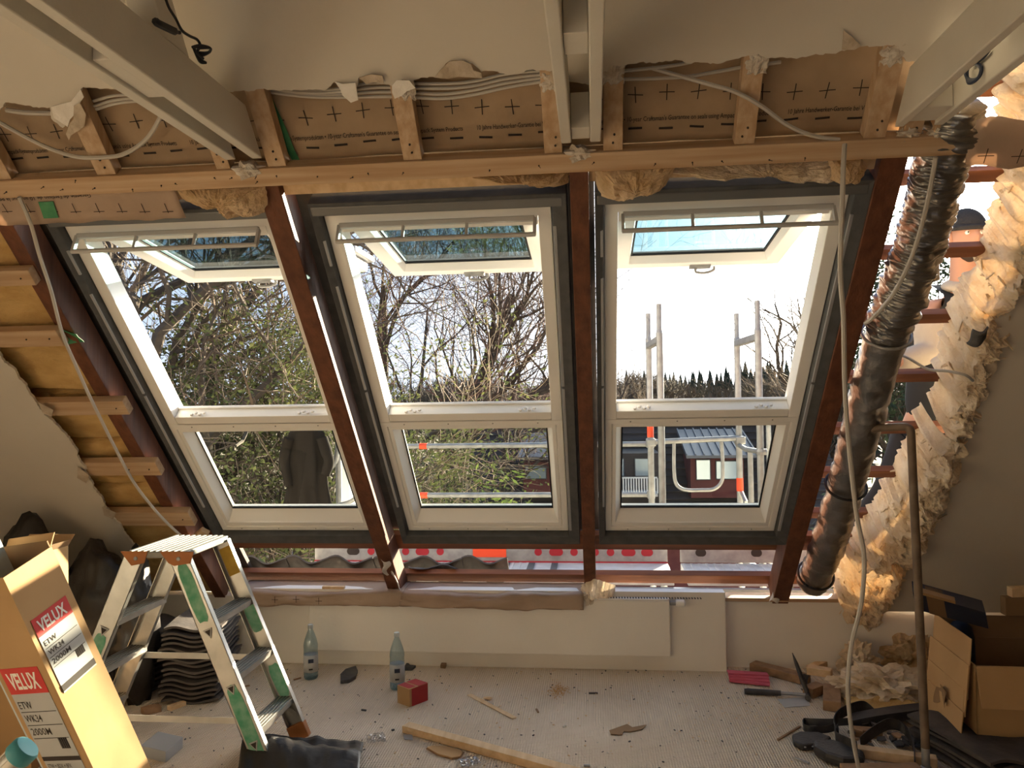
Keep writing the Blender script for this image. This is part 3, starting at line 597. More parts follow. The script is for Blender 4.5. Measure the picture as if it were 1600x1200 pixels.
# --- cables
def cable(pts, r, label, name='cable', m='cable', n=8, group=None, loc=None):
    return tag(MB().tube(spline(pts, n), r, 7).build(name, m, smooth='auto'), label, 'cable', group)
def rpl(px, py, n): x, s = rp(px, py, n); return W(x, s, n)
for i, lb in enumerate(('topmost', 'second', 'third', 'lowest')):
    n = .004 + .005 * (i % 2); k = 7 * i
    cable([rpl(415, 134 + 3 * i, n - .02), rpl(470, 141 + 3 * i, n), rpl(520, 140 + 4 * i, n), rpl(580, 130 + k, n), rpl(630, 130 + k, n), rpl(690, 131 + k + (2 if i > 1 else 0), n), rpl(740, 127 + k, n), rpl(790, 116 + k, n), rpl(850, 110 + k * .8, n)], .0058, lb + ' white cable of the bundle along the plaster edge left of the middle planks', group='cables in the open ceiling strip')
for i, (a, b, c, lb) in enumerate(((112, 104, 97, 'upper'), (124, 114, 100, 'lower'))):
    cable([rpl(962, a, .005), rpl(1040, b, .01), rpl(1080, c, .005)] if i == 0 else [rpl(962, a, .01), rpl(1060, 121, .012), rpl(1120, 112, .012), rpl(1160, 105, .012), rpl(1220, 97, .008)], .006, lb + ' white cable lying along the plaster edge right of the middle planks', group='cables in the open ceiling strip')
cable([rpl(1018, 106, .005), rpl(1060, 118, .02), rpl(1110, 132, .055), rpl(1150, 144, .066), rpl(1190, 166, .066), rpl(1230, 195, .05), rpl(1270, 212, .045), rpl(1312, 218, .05)], .0072, 'slanting white cable crossing a stud right of the middle planks')
cable([rpl(-10, 186, .03), rpl(40, 214, .035), rpl(80, 233, .05), rpl(120, 245, .062), rpl(160, 246, .066), rpl(195, 240, .045), rpl(228, 218, .04), rpl(248, 188, .03), rpl(256, 165, .01)], .0078, 'drooping white cable loop across the leftmost membrane panels')
for i, (a, b) in enumerate((((146, 158), (205, 148)), ((147, 166), (212, 153)), ((150, 171), (215, 158)))):
    cable([rpl(*a, .012), rpl((a[0] + b[0]) / 2, (a[1] + b[1]) / 2 - 3, .014), rpl(*b, .012)], .0052, ['topmost', 'middle', 'lowest'][i] + ' short white cable beside the grey paper flap at the left', group='cables in the open ceiling strip')
cable([rpl(10, 172, .01), rpl(40, 176, .012), rpl(84, 177, .01)], .009, 'short grey cable at the far left plaster edge')
def hang(pts): return [gy(x, y, Y) for x, y, Y in pts]
cable(hang([(1320, 226, 2.70), (1318, 255, 2.68), (1316, 320, 2.69), (1313, 420, 2.74), (1318, 500, 2.80), (1320, 600, 2.86), (1326, 690, 2.92), (1338, 800, 3.0), (1350, 868, 3.05), (1346, 940, 3.1), (1330, 1010, 3.15), (1325, 1080, 3.22), (1332, 1150, 3.3)]) + [gz(1345, 1215, .012)], .0085, 'long white cable hanging from the beam to the floor before the right window', n=10)
cable([rpl(x, y, n) for x, y, n in ((30, 308, .075), (48, 350, .08), (62, 400, .09), (80, 455, .10), (97, 520, .11), (118, 570, .11), (138, 615, .11), (160, 660, .12), (180, 700, .12), (208, 752, .13), (238, 792, .14), (262, 818, .13), (284, 838, .12))], .0075, 'long white cable hanging down across the left battens to the step ladder', n=10)
cable(hang([(1462, 246, 2.76), (1448, 320, 2.86), (1425, 400, 2.98), (1395, 460, 3.08), (1364, 496, 3.18), (1352, 505, 3.25)]), .008, 'thin beige cable hanging along the upper part of the silver duct')
cable(hang([(1392, 548, 3.6), (1420, 560, 3.5), (1450, 577, 3.45), (1480, 580, 3.4), (1508, 586, 3.38), (1520, 595, 3.42)]), .006, 'thin pale cable reaching sideways from the insulation to the duct')
# lamp cable with black plug over the left plank
t = thing('lamp_cable', 'black cable with a long connector coiled on top of the left painted plank', 'cable', gy(300, 70, 2.2))
cable_pts = [(258, -5, 1.98), (264, 12, 1.99), (275, 30, 2.0), (284, 47, 2.03), (296, 56, 2.07), (308, 62, 2.11), (313, 72, 2.12), (308, 82, 2.11), (318, 92, 2.13)]
MB().tube(spline(hang(cable_pts), 6), .004, 6).build('lead', 'black', t)
MB().tube(spline(hang([(281, 51, 2.01), (273, 49, 1.99), (258, 42, 1.95), (246, 36, 1.92), (243, 33, 1.92)]), 4), [.005] * 4 + [.0105] * 12 + [.007], 8).build('connector', 'black', t, smooth='auto')
for k in range(3):
    MB().tube(spline(hang([(300 + 4 * k, 74, 2.10), (312, 71 + 2 * k, 2.10), (328, 75, 2.12), (326, 82, 2.14), (310, 82 + 3 * k, 2.13), (303, 76, 2.11), (312, 92 + 2 * k, 2.13), (322, 98, 2.15)]), 6), .004, 6).build('coil', 'black', t)
t = thing('cable_coil', 'small dark cable coil hanging at the far right plank', 'cable', gy(1520, 105, 2.35))
for k in range(4):
    MB().tube(spline(hang([(1545, 80, 2.31), (1534, 92, 2.35), (1514 + k, 100 + k, 2.41), (1508 + k, 112, 2.42), (1514, 124 + 2 * k, 2.41), (1528, 122, 2.37), (1533, 108 - k, 2.36), (1524, 98, 2.39)]), 6), .005, 6).build('loop', 'navy', t)
# --- rough battens nailed over the left insulation
for i, (x0p, x1p, ya_, yb_) in enumerate(((-40, 57, 422, 446), (-40, 101, 516, 541), (60, 203, 627, 648), (130, 253, 723, 743), (180, 305, 801, 822))):
    n = .045; x1, s0 = rp(x1p, yb_, n); _, s1 = rp(x1p, ya_, n)
    x0 = max(rp(x0p, yb_, n)[0] - .25, -3.5)
    t = thing('ceiling_batten', ['topmost', 'second', 'third', 'fourth', 'lowest'][i] + ' rough pale batten nailed across the yellow insulation at the left', 'batten', W(x1 - .1, s0, .02), 'rough battens over the left insulation')
    MB().rbox(x0, x1, s0, s1, .002, .045).build('batten_timber', 'pine_x', t, bevel=.003)
    m = MB()
    for k in range(2): m.lathe([(.0035, 0), (.0035, .004)], W(x1 - .05 - .11 * k, (s0 + s1) / 2, .0455), 6, RN)
    m.build('nails', 'ink', t)['kind'] = 'stuff'
tag(MB().bar(W(-2.44, .40, .03), W(-2.18, .62, .03), .05, .03, RN).build('wood_brace', 'pine_x', bevel=.002), 'slanting pine brace behind the top of the step ladder', 'brace')
xk, sk = rp(105, 520, .004)
tag(MB().grid(lambda u, v: W(xk - .10 + .15 * u, sk - .06 + .10 * v * (1 - .4 * u), .006 + .01 * sin(5 * u + 3 * v)), 6, 4, RN * .001).build('tape_scrap', 'green_tape'), 'green tape scrap on the left rafter at the second batten', 'tape')
# ochre wool batts between the left rafters, one per field
for i in range(8):
    s0 = -.1 + .345 * i
    tag(MB().grid(lambda u, v: W(-3.45 + 1.06 * u, s0 + .34 * v, -.03 + .022 * mn.noise(V((u * 5, v * 2 + i, i))) - .05 * max(0, abs(v - .5) * 2 - .85) * 4), 26, 10, -RN * .09).build('insulation_batt', 'wool_batt', smooth=True),
        ['lowest', 'second lowest', 'third lowest', 'fourth lowest', 'fifth lowest', 'sixth lowest', 'seventh lowest', 'topmost'][i] + ' ochre mineral wool batt between the left battens', 'insulation', 'ochre batts in the left roof field')
# --- silver duct
t = thing('air_duct', 'silver foil air duct running down the slope right of the right window', 'duct', W(1.215, .2, -.02))
xd = 1.235; RD = .085
def duct_pt(s): return W(xd + .012 * sin(s * 2.3), s, -.035 - .03 * max(0, 1 - s / .4))
n_ = 150; mb = MB(); pts = []; rs = []
for i in range(n_ + 1):
    s = .035 + 1.865 * i / n_; pts.append(duct_pt(s)); rs.append(RD * (1 + .012 * mn.noise(V((s * 7, 0, 0)))))
def wrapped(pts, rs, seg, amp, fr, ridge=0):
    m = MB(); o = 0; m.tube(pts, rs, seg)
    for i in range(len(pts)):
        for k in range(seg):
            v = V(m.v[i * seg + k]); d = (v - pts[i]); a = 2 * pi * k / seg
            z = i / len(pts) * fr
            h = amp * (mn.noise(V((z * 2, cos(a) * 1.2, sin(a) * 1.2))) + .6 * abs(mn.noise(V((z * 5, cos(a) * 2.2 + 4, sin(a) * 2.2)))))
            h += ridge * (abs(sin(z * 11 + 3.2 * mn.noise(V((cos(a) * 1.3, sin(a) * 1.3, z * .8))))) ** .6 - .5 + .5 * mn.noise(V((cos(a) * 3, sin(a) * 3, z * 4))))
            m.v[i * seg + k] = tuple(v + d.normalized() * h)
    return m
wrapped(pts, rs, 28, .012, 14).build('wrapped_pipe', 'foil', t, smooth=True)
pts2 = [duct_pt(1.90 + .95 * i / 300) + RN * (.02 * i / 300) + V((.02 * sin(i / 70), 0, 0)) for i in range(301)]
wrapped(pts2, [RD * (1.0 + .03 * sin(i * .03)) for i in range(301)], 36, .020, 12, .0085).build('flexible_hose', 'foil', t, smooth=True)
for s in (1.865, .91, .12):
    c = duct_pt(s); a = (duct_pt(s + .05) - c).normalized(); e1 = a.orthogonal().normalized(); e2 = a.cross(e1)
    tilt = lambda k: c + (e1 * cos(2 * pi * k / 28) + e2 * sin(2 * pi * k / 28)) * (RD + .012)
    MB().tube([tilt(k) for k in range(29)], .007, 6).build('clamp', 'steel' if s > 1.5 else 'black', t, smooth=True)
# --- brown pole leaning by the insulation
pb = gz(1447, 1206, 0); pm = gy(1424, 690, pb.y + .10)
t = thing('pole', 'brown metal pole with a bent top standing before the right insulation edge', 'pole', pb)
bend = [pb + V((0, 0, .10)), pm, gy(1423, 674, pb.y + .10), gy(1418, 668, pb.y + .11), gy(1405, 667, pb.y + .13), gy(1350, 670, pb.y + .24)]
MB().tube([bend[0], bend[0].lerp(bend[1], .5)] + spline(bend[1:], 6), .0175, 12).build('pole_tube', 'rust', t, smooth='auto')
MB().lathe([(.022, 0), (.022, .02), (.016, .025), (.016, .11)], pb, 14).build('foot_fitting', 'steel', t, smooth='auto')

# ================================================================== torn mineral wool
def wool_patch(rows, label, n_out=.08, seed=1, nu=170, nv=50, m='wool_light', base=-.17, amp=.06, fibres=0, dl=0):
    """rows: (py, left px, right px) down the slope: a thick ragged batt edge bulging out of the roof"""
    P_ = [(rp(a + dl, y, -.10), rp(b + 8, y, .0)) for y, a, b in rows]; k = len(P_) - 1
    def at(u):
        q = min(u * k, k - 1e-6); i = int(q); t_ = q - i; (a, b), (c, d) = P_[i], P_[i + 1]; return a[0] + (c[0] - a[0]) * t_, b[0] + (d[0] - b[0]) * t_, a[1] + (c[1] - a[1]) * t_
    def fn(u, v):
        xl, xr, s = at(u); x = xl + (xr - xl) * v; w = (xr - xl) / 2; c = 2 * v - 1
        z = mn.fractal(V((x * 9 + seed, s * 5, 0)), .75, 2.2, 6); z2 = abs(mn.noise(V((s * 11 + seed, x * 24, 1)))); z3 = 1 - abs(mn.noise(V((x * 15 + z * .6, s * 7, seed)))) * 2
        lay = (x * 22 + 2.2 * mn.noise(V((s * 3, x * 6, seed))) + s * 4) % 1.0                 # the layers of the batt, seen on its torn edge
        prof = max(0, 1 - abs(c) ** 3); bs = base if v < .5 else base + (.0 - base) * (2 * v - 1) ** .5; z4 = mn.noise(V((x * 70, s * 55, seed))); n = bs + (n_out - bs) * prof ** .5 + (amp * z + .035 * z2 + .022 * z3 + .022 * lay) * prof ** .5 + .011 * z4
        e = .020 * mn.noise(V((s * 16, 3 * c, seed + 5))) + .012 * mn.noise(V((s * 45, c, seed)))
        return W(x + e * (1 + abs(c)) + .014 * mn.noise(V((s * 20, x * 20, 5))), s + .02 * z2 + .02 * z, n)
    t = thing('insulation', label, 'insulation', fn(.5, .5)); MB().grid(fn, nu, nv, -RN * .012).build('wool_body', m, t)
    r = random.Random(seed); fl = MB()
    for i in range(fibres):
        p = fn(r.random(), r.choice([r.uniform(.0, .12), r.uniform(.1, .95), r.uniform(.88, 1.)])); e1 = V((r.uniform(-1, 1), r.uniform(-.6, .1), r.uniform(-1, 1))).normalized(); L = r.uniform(.01, .035); e2 = e1.orthogonal().normalized() * L * .3
        fl.prism([p - e1 * L * .4 - e2, p + e1 * L - e2 * .4, p + e1 * L * 1.2 + e2 * .3, p - e1 * L * .3 + e2], e1.cross(e2).normalized() * .004)
    if fibres: fl.build('wool_fibres', m, t)['kind'] = 'stuff'
    return t
wool_patch([(60, 1580, 1660), (130, 1572, 1650), (200, 1566, 1650), (235, 1560, 1650)], 'pale torn insulation above the membrane wrap at the right edge', .04, 3, 70, 40)
wool_patch([(250, 1548, 1650), (300, 1540, 1632), (340, 1534, 1616), (400, 1518, 1600), (450, 1490, 1580), (500, 1464, 1560), (550, 1450, 1538), (600, 1445, 1522), (650, 1434, 1506)], 'long pale torn insulation edge beside the person outside', .06, 11, 230, 50, fibres=90, dl=26)
wool_patch([(646, 1434, 1506), (700, 1413, 1490), (740, 1392, 1476), (780, 1372, 1460), (820, 1340, 1443), (850, 1318, 1425), (880, 1302, 1408), (915, 1292, 1385), (950, 1300, 1356)], 'pale torn insulation edge low on the right slope behind the brown pole', .075, 23, 200, 56, fibres=110, dl=12)
def tuft(pts, label, n_out, seed, m='wool', fl=30, nmid=.0, thick=-.05):
    """hanging tuft: a ragged polygon in the roof frame, bulged and rough"""
    q = [rp(x, y, n_out) for x, y in pts]; cx = sum(a for a, b in q) / len(q); cs = sum(b for a, b in q) / len(q)
    q = jag(q + [q[0]], .012, .004, seed)[:-1]; nq = len(q); mb = MB(); K = 9
    for j in range(K + 1):
        t_ = j / K
        for i, (x, s) in enumerate(q):
            X_, S_ = cx + (x - cx) * t_, cs + (s - cs) * t_
            z = mn.fractal(V((X_ * 16 + seed, S_ * 16, 0)), .7, 2.1, 4); h = (1 - t_ ** 3)
            mb.v.append(tuple(W(X_, S_, n_out + thick * (1 - h) + .03 * z * h + .02 * h + .02 * abs(mn.noise(V((X_ * 40, S_ * 9, seed)))) * h)))
    for j in range(K):
        for i in range(nq): a = j * nq + i; b = j * nq + (i + 1) % nq; mb.f.append((a, b, b + nq, a + nq))
    t = thing('insulation', label, 'insulation', W(cx, cs, n_out)); mb.build('wool_body', m, t)
    return t
tuft([(930, 268), (1062, 262), (1054, 280), (1042, 300), (1027, 305), (1002, 311), (985, 318), (960, 322), (940, 317), (932, 298)], 'torn insulation tuft hanging over the left corner of the right window', .075, 41)
tuft([(262, 296), (300, 294), (360, 298), (408, 300), (412, 320), (408, 342), (395, 346), (380, 340), (370, 348), (352, 344), (345, 330), (330, 325), (300, 322), (280, 318), (268, 308)], 'brown wool tuft hanging over the top right of the left window', .07, 5)
tuft([(700, 275), (760, 283), (830, 290), (862, 300), (888, 296), (890, 276), (840, 272), (780, 272)], 'thin wool strip under the beam at the middle window right corner', .02, 9)
tuft([(1030, 274), (1090, 268), (1150, 262), (1210, 258), (1290, 254), (1330, 258), (1340, 276), (1320, 292), (1290, 292), (1240, 270), (1180, 274), (1150, 266), (1110, 274), (1060, 282)], 'pale wool strip hanging under the beam across the right window top', .03, 14, 'wool_light')
tuft([(1300, 256), (1350, 250), (1362, 268), (1350, 292), (1318, 296), (1298, 288)], 'folded wool tuft at the top right corner of the right window', .06, 19)
tuft([(908, 925), (930, 916), (962, 926), (960, 940), (936, 948), (908, 946)], 'small yellowish wool tuft at the foot of the middle rafter', .05, 27, 'wool_light')
p = gy(920, 934, 4.60); tag(MB().lump(p, (.03, .03, .045), 4, .4, 5, 3).build('mortar_lump', 'plaster_edge'), 'grey mortar lump at the foot of the middle rafter', 'mortar lump')
tag(MB().grid(lambda u, v: (lambda q: W(q[0] + .06 * u + .01 * v, q[1] - .03 + .06 * v, .155 + .02 * sin(4 * u) + .01 * sin(5 * v)))(rp(1505, 512, .1)), 8, 6, RN * .012).build('foam_scrap', 'slate'), 'dark green-black scrap stuck on the torn insulation', 'scrap')

# ================================================================== things along the low wall and on the floor
rx0, rx1 = gy(483, 980, 4.59).x, gy(1047, 980, 4.59).x
t = thing('radiator', 'flat white panel radiator on the low wall under the middle windows', 'radiator', ((rx0 + rx1) / 2, 4.61, .10))
MB().box(rx0, rx1, 4.585, 4.633, .095, .415).build('front_panel', 'wall', t, bevel=.006)
MB().box(rx0 + .002, rx1 - .002, 4.59, 4.633, .4155, .425).build('top_cover', 'white_frame', t, bevel=.002)
m = MB(); n_ = int((rx1 + .25) / .016)
for i in range(n_): m.box(-.05 + .016 * i, -.05 + .016 * i + .007, 4.594, 4.628, .4252, .4262)
m.build('grille_slots', 'ink', t)['kind'] = 'stuff'
a = V((rx1, 4.60, .40))
t2 = thing('thermostat_valve', 'white radiator thermostat valve at the right end of the radiator', 'valve', a)
MB().tube([a + V((.002, 0, 0)), a + V((.035, 0, 0))], .013, 10).build('valve_body', 'steel', t2, smooth='auto')
MB().tube([a + V((.035, 0, 0)), a + V((.04, 0, 0)), a + V((.082, 0, 0)), a + V((.09, 0, 0))], [.018, .022, .021, .012], 14).build('thermostat_head', 'white_frame', t2, smooth='auto')

def bottle(px, py, label, body, lettering):
    p = gz(px, py, 0.001); t = thing('water_bottle', label, 'bottle', p, 'water bottles by the wall')
    MB().lathe([(.034, 0), (.040, .008), (.041, .02), (.041, .15), (.038, .165), (.041, .18), (.041, .195), (.034, .225), (.022, .26), (.0135, .28), (.0135, .293), (.0125, .293), (.0125, .28), (.021, .26), (.033, .225), (.040, .195), (.040, .02), (.033, .004)], p, 24).build('bottle_body', 'pet', t, smooth='auto')
    MB().lathe([(.0, .004), (.038, .006), (.0395, .015), (.0395, body), (0, body)], p, 24).build('water', 'water', t, smooth='auto')
    MB().lathe([(.0416, .045), (.0416, .14)], p, 24).build('paper_label', 'label', t, smooth=True)
    MB().lathe([(.015, .288), (.0155, .29), (.0155, .305), (.014, .309), (0, .309)], p, 16).build('cap', 'foam', t, smooth='auto')
    lb = t.children[2]
    d = (CAM - p); d.z = 0; d.normalize(); ax = V((0, 0, 1)).cross(d)
    MB().obox(p + d * .0405 - ax * .015 + V((0, 0, .10)), ax * .03, d * .002, V((0, 0, .022))).build('label_mark', 'navy', lb)
    MB().obox(p + d * .0405 - ax * .012 + V((0, 0, .06)), ax * .022, d * .002, V((0, 0, .008))).build('label_mark', 'ink', lb)
    return t
bottle(486, 1060, 'clear water bottle on the carpet beside the step ladder, before the wall casing', .045, '')
bottle(621, 1076, 'clear water bottle standing behind the small red carton', .035, '')
def quadbox(pl, pr, dirpx, h, name, m, z=0., parent=None, bevel=.002):
    """box on the floor: front edge from pixel pl to pr, third base corner at dirpx"""
    a, b, c = gz(*pl, z), gz(*pr, z), gz(*dirpx, z); return MB().obox(a, b - a, c - a, V((0, 0, h))).build(name, m, parent, bevel=bevel), a, b, c
# small red carton
A, B, C_ = gz(640, 1105, 0.001), gz(669, 1094, 0.001), gz(621, 1098, 0.001); e1 = (B - A); e2 = (C_ - A); hh = .092
t = thing('screw_carton', 'small brown carton with a red printed side and lid in front of the second bottle', 'carton', A)
MB().obox(A, e1, e2, V((0, 0, hh))).build('carton_body', 'card', t, bevel=.001)
nf = e1.cross(V((0, 0, 1))).normalized()
MB().obox(A + nf * .0006 + e1 * .12, e1 * .86, nf * -.001 - nf * 0, V((0, 0, hh * .98))).build('red_side', 'red_card', t)
MB().obox(A + V((0, 0, hh)) + e1 * .05 + e2 * .1, e1 * .36, e2 * .9, V((0, 0, .0012))).build('red_lid', 'red_card', t)
MB().obox(A + V((0, 0, hh)) + e1 * .5, e1 * .48, e2, V((0, 0, .0012))).build('red_lid', 'red_card', t)
# long planed batten in the foreground
a, b = gz(634, 1142, 0.001), gz(878, 1210, 0.001); t = tag(MB().bar(a + V((0, 0, .018)), b + (b - a) * .2 + V((0, 0, .018)), .055, .034).build('pine_batten', 'pine_y', bevel=.002), 'long fresh pine batten lying on the carpet in the foreground', 'batten')
a, b = gz(733, 1086, 0.001), gz(804, 1123, 0.001); tag(MB().bar(a + V((0, 0, .003)), b + V((0, 0, .003)), .028, .004).build('stirring_stick', 'pine_y', bevel=.001), 'thin flat wooden stirring stick on the carpet right of the red carton', 'stick')
a = gz(762, 1093, 0.001); tag(MB().lump(a + V((0, 0, .009)), (.025, .012, .006), 2, .3, 4, 2).build('wood_splinter', 'pine_y'), 'small pale splinter lying beside the stirring stick', 'splinter')
# black slate shard
q = [gz(x, y, 0.002) for x, y in ((532, 1069), (532, 1058), (540, 1050), (556, 1045), (559, 1052), (556, 1061), (546, 1067))]
tag(MB().prism(q, V((0, 0, .02))).build('slate_shard', 'slate', bevel=.003), 'black slate shard on the carpet between the two bottles', 'shard')
q = [gz(x, y, 0.002) for x, y in ((630, 1048), (636, 1037), (641, 1042), (650, 1043), (644, 1048))]
tag(MB().prism(q, V((0, 0, .014))).build('slate_shard', 'slate', bevel=.002), 'small black shard at the wall foot right of the second bottle', 'shard')
q = [gz(x, y, 0.002) for x, y in ((688, 1044), (692, 1036), (698, 1040), (696, 1045))]
tag(MB().prism(q, V((0, 0, .02))).build('mortar_crumb', 'oldwood', bevel=.002), 'small brown crumb at the wall foot below the radiator', 'crumb')
# plywood bits, plastic bags
q = [gz(x, y, 0.003) for x, y in ((667, 1170), (676, 1167), (700, 1168), (724, 1176), (719, 1184), (706, 1186), (684, 1180))]
t = thing('plywood_piece', 'small dark-edged plywood piece half under the pine batten', 'plywood piece', q[0]); MB().prism(q, V((0, 0, .007))).build('board', 'card', t, bevel=.001)
MB().prism([p + V((0, 0, -.0015)) + (p - sum(q, V()) / 7) * .04 for p in q], V((0, 0, .004))).build('dark_edge', 'oldwood', t)
q = [gz(x, y, 0.002) for x, y in ((630, 1150), (644, 1148), (645, 1157), (632, 1156))]
tag(MB().prism(q, V((0, 0, .004))).build('metal_scrap', 'collar_light'), 'small grey scrap beside the left end of the pine batten', 'scrap')
def crinkle(pts, label, seed):
    c = sum((gz(*p, 0) for p in pts), V()) / len(pts); q = [gz(*p, .002) for p in pts]
    def fn(u, v):
        a_ = q[0].lerp(q[1], u); b_ = q[3].lerp(q[2], u); p = a_.lerp(b_, v); return p + V((0, 0, .006 + .018 * abs(mn.noise(V((u * 5, v * 5, seed)))) ))
    tag(MB().grid(fn, 14, 10, (0, 0, .0008)).build('plastic_bag', 'film'), label, 'plastic bag', 'small clear plastic bags on the carpet')
crinkle([(574, 1164), (604, 1161), (600, 1148), (572, 1151)], 'crumpled clear plastic bag left of the pine batten', 2)
crinkle([(722, 1204), (752, 1196), (745, 1184), (715, 1188)], 'crumpled clear plastic bag at the frame edge beside the pine batten', 6)
q = [gz(x, y, 0.003) for x, y in ((952, 1142), (980, 1132), (988, 1137), (1010, 1133), (1004, 1140), (985, 1144), (975, 1143), (972, 1149), (955, 1148))]
tag(MB().prism(q, V((0, 0, .003))).build('cardboard_scrap', 'card_dark'), 'flat brown cardboard scrap alone on the open carpet', 'scrap')
# sawdust spot and litter
sd = MB(); r = random.Random(5)
for i in range(170):
    g = r.gauss(0, 1); h = r.gauss(0, 1); p = gz(872 + 7 * g, 1079 + 5 * h, .001); L = .006; a_ = r.uniform(0, 6); sd.bar(p + V((0, 0, .002)), p + V((cos(a_) * L, sin(a_) * L, .004)), .003, .002)
tag(sd.build('sawdust', mat('sawdust', (.50, .27, .09), .9)), 'small orange patch of sawdust on the carpet', 'sawdust', kind='stuff')
li = [MB(), MB(), MB()]; r = random.Random(9)
for i in range(520):
    x = r.uniform(230, 1240); y = 1046 + 160 * r.random() ** 1.6; p = gz(x, y, .002); L = r.uniform(.003, .012); a_ = r.uniform(0, 6)
    li[i % 3].bar(p, p + V((cos(a_) * L, sin(a_) * L, r.uniform(0, .003))), r.uniform(.002, .006), r.uniform(.002, .005))
for i in range(300):
    x = r.gauss(1190, 60); y = r.gauss(1105, 22); p = gz(x, max(y, 1062), .002); L = r.uniform(.003, .009); a_ = r.uniform(0, 6)
    li[0 if r.random() < .93 else 1].bar(p, p + V((cos(a_) * L, sin(a_) * L, 0)), r.uniform(.002, .005), .002)
for m, k, l in zip(li, ('pine_y', 'slate', 'plaster_edge'), ('pale wood crumbs scattered over the carpet', 'dark crumbs scattered over the carpet', 'plaster crumbs scattered over the carpet')): tag(m.build('litter', k), l, 'litter', kind='stuff')
for i, (x0, y0, x1, y1, m, l) in enumerate(((565, 1109, 572, 1110, 'slate', 'dark chip lying left of the small red carton'), (920, 1083, 934, 1083, 'slate', 'dark chip right of the sawdust patch'), (838, 1108, 841, 1113, 'oldwood', 'brown chip below the stirring stick end'), (459, 1062, 470, 1059, 'oldwood', 'brown chip beside the first bottle'),
        (380, 1073, 390, 1071, 'oldwood', 'brown chip on the carpet seen between the ladder steps'), (612, 1141, 616, 1140, 'slate', 'dark chip left of the pine batten'), (1215, 1156, 1250, 1135, 'oldwood', 'long thin dark splinter beside the tool belt'), (1242, 1184, 1264, 1193, 'steel', 'short metal rod before the tool belt'), (880, 1136, 884, 1134, 'plaster_edge', 'pale crumb on the open carpet'), (912, 1196, 922, 1196, 'collar_light', 'grey crumb at the front of the carpet'))):
    tag(MB().bar(gz(x0, y0, .005), gz(x1, y1, .005), .009, .007).build('chip', m), l, 'chip', 'chips on the carpet')
# black plastic sheet in the foreground
q = [(392, 1152), (568, 1168), (560, 1230), (368, 1235)]
def fn(u, v):
    a_ = gz(*q[3], .02).lerp(gz(*q[2], .02), u); b_ = gz(*q[0], .02).lerp(gz(*q[1], .02), u); p = a_.lerp(b_, v)
    return p + V((0, 0, .09 * sin(pi * min(1, v * 1.15)) ** 2 * (.7 + .3 * cos(3 * u)) + .025 * mn.noise(V((u * 4, v * 3, 1))) + .012 * mn.noise(V((u * 11, v * 5, 4))) + .02))
tag(MB().grid(fn, 40, 22, (0, 0, .004)).build('plastic_sheet', 'sack', smooth=True), 'black plastic sheet bundle on the floor in front of the step ladder', 'plastic sheet')
# ---------------------------------------------------- step ladder
t = thing('step_ladder', 'scuffed double-sided aluminium step ladder with green spray paint on its rails', 'ladder', (-1.9, 3.43, 0))
PZ = .925; yN, yF = 3.235, 3.635; xtL, xtR = -2.005, -1.795; xbL, xbR = -2.405, -1.405; RW = .084
def rail(xt, xb, y, s):                                              # channel rail; s = +1 opens to +Y
    d = V((xb - xt, 0, -PZ)).normalized(); a = V((d.z, 0, -d.x)) * -1; mb = MB(); p = V((xt, y, PZ)); q = V((xb, y, 0)); hw = a * RW / 2
    ext = (q - p)
    for c, w_, dd in ((0, RW, .003), (-RW / 2 + .0015, .003, .028), (RW / 2 - .0015, .003, .028)):
        o = p + a * (c - w_ / 2); mb.obox(o, a * w_, ext, V((0, dd * s, 0)))
    return mb, d, a
rails = {}
for nm_, xt, xb, y, s in (('NR', xtR, xbR, yN, 1), ('NL', xtL, xbL, yN, 1), ('FR', xtR, xbR, yF, -1), ('FL', xtL, xbL, yF, -1)):
    mb, d, a = rail(xt, xb, y, s); rails[nm_] = (mb.build('rail', 'alu', t), V((xt, y, PZ)), d, a)
    L_ = (V((xb, y, 0)) - V((xt, y, PZ))).length
    f_ = MB(); p = V((xt, y, PZ)); o = p + d * (L_ - .07) - a * (RW / 2 + .003); f_.obox(o + V((0, -.004 if s > 0 else .004, 0)), a * (RW + .006), d * .072, V((0, .036 * s, 0))); f_.build('foot_cap', 'orange_cap', t, bevel=.003)
for z in (.19, .42, .655):
    for xt, xb, sg in ((xtR, xbR, 1), (xtL, xbL, -1)):
        x = xt + (xb - xt) * (1 - z / PZ); w_ = .085
        sp_ = MB().box(x - w_ / 2, x + w_ / 2, yN + .004, yF - .004, z - .004, z).box(x - w_ / 2, x - w_ / 2 + .004, yN + .004, yF - .004, z - .026, z - .004).box(x + w_ / 2 - .004, x + w_ / 2, yN + .004, yF - .004, z - .026, z - .004).build('step', 'alu', t)
        g = MB()
        for k in range(5): g.box(x - w_ / 2 + .008 + .016 * k, x - w_ / 2 + .014 + .016 * k, yN + .006, yF - .006, z, z + .0025)
        g.build('tread_rib', 'tread', sp_)
pf = MB().box(xtL - .03, xtR + .03, yN + .0, yF, PZ, PZ + .028).build('platform', 'tread', t, bevel=.004)
g = MB()
for k in range(9): g.box(xtL - .02 + .028 * k, xtL - .008 + .028 * k, yN + .004, yF - .004, PZ + .028, PZ + .032)
g.build('tread_rib', 'tread', pf)
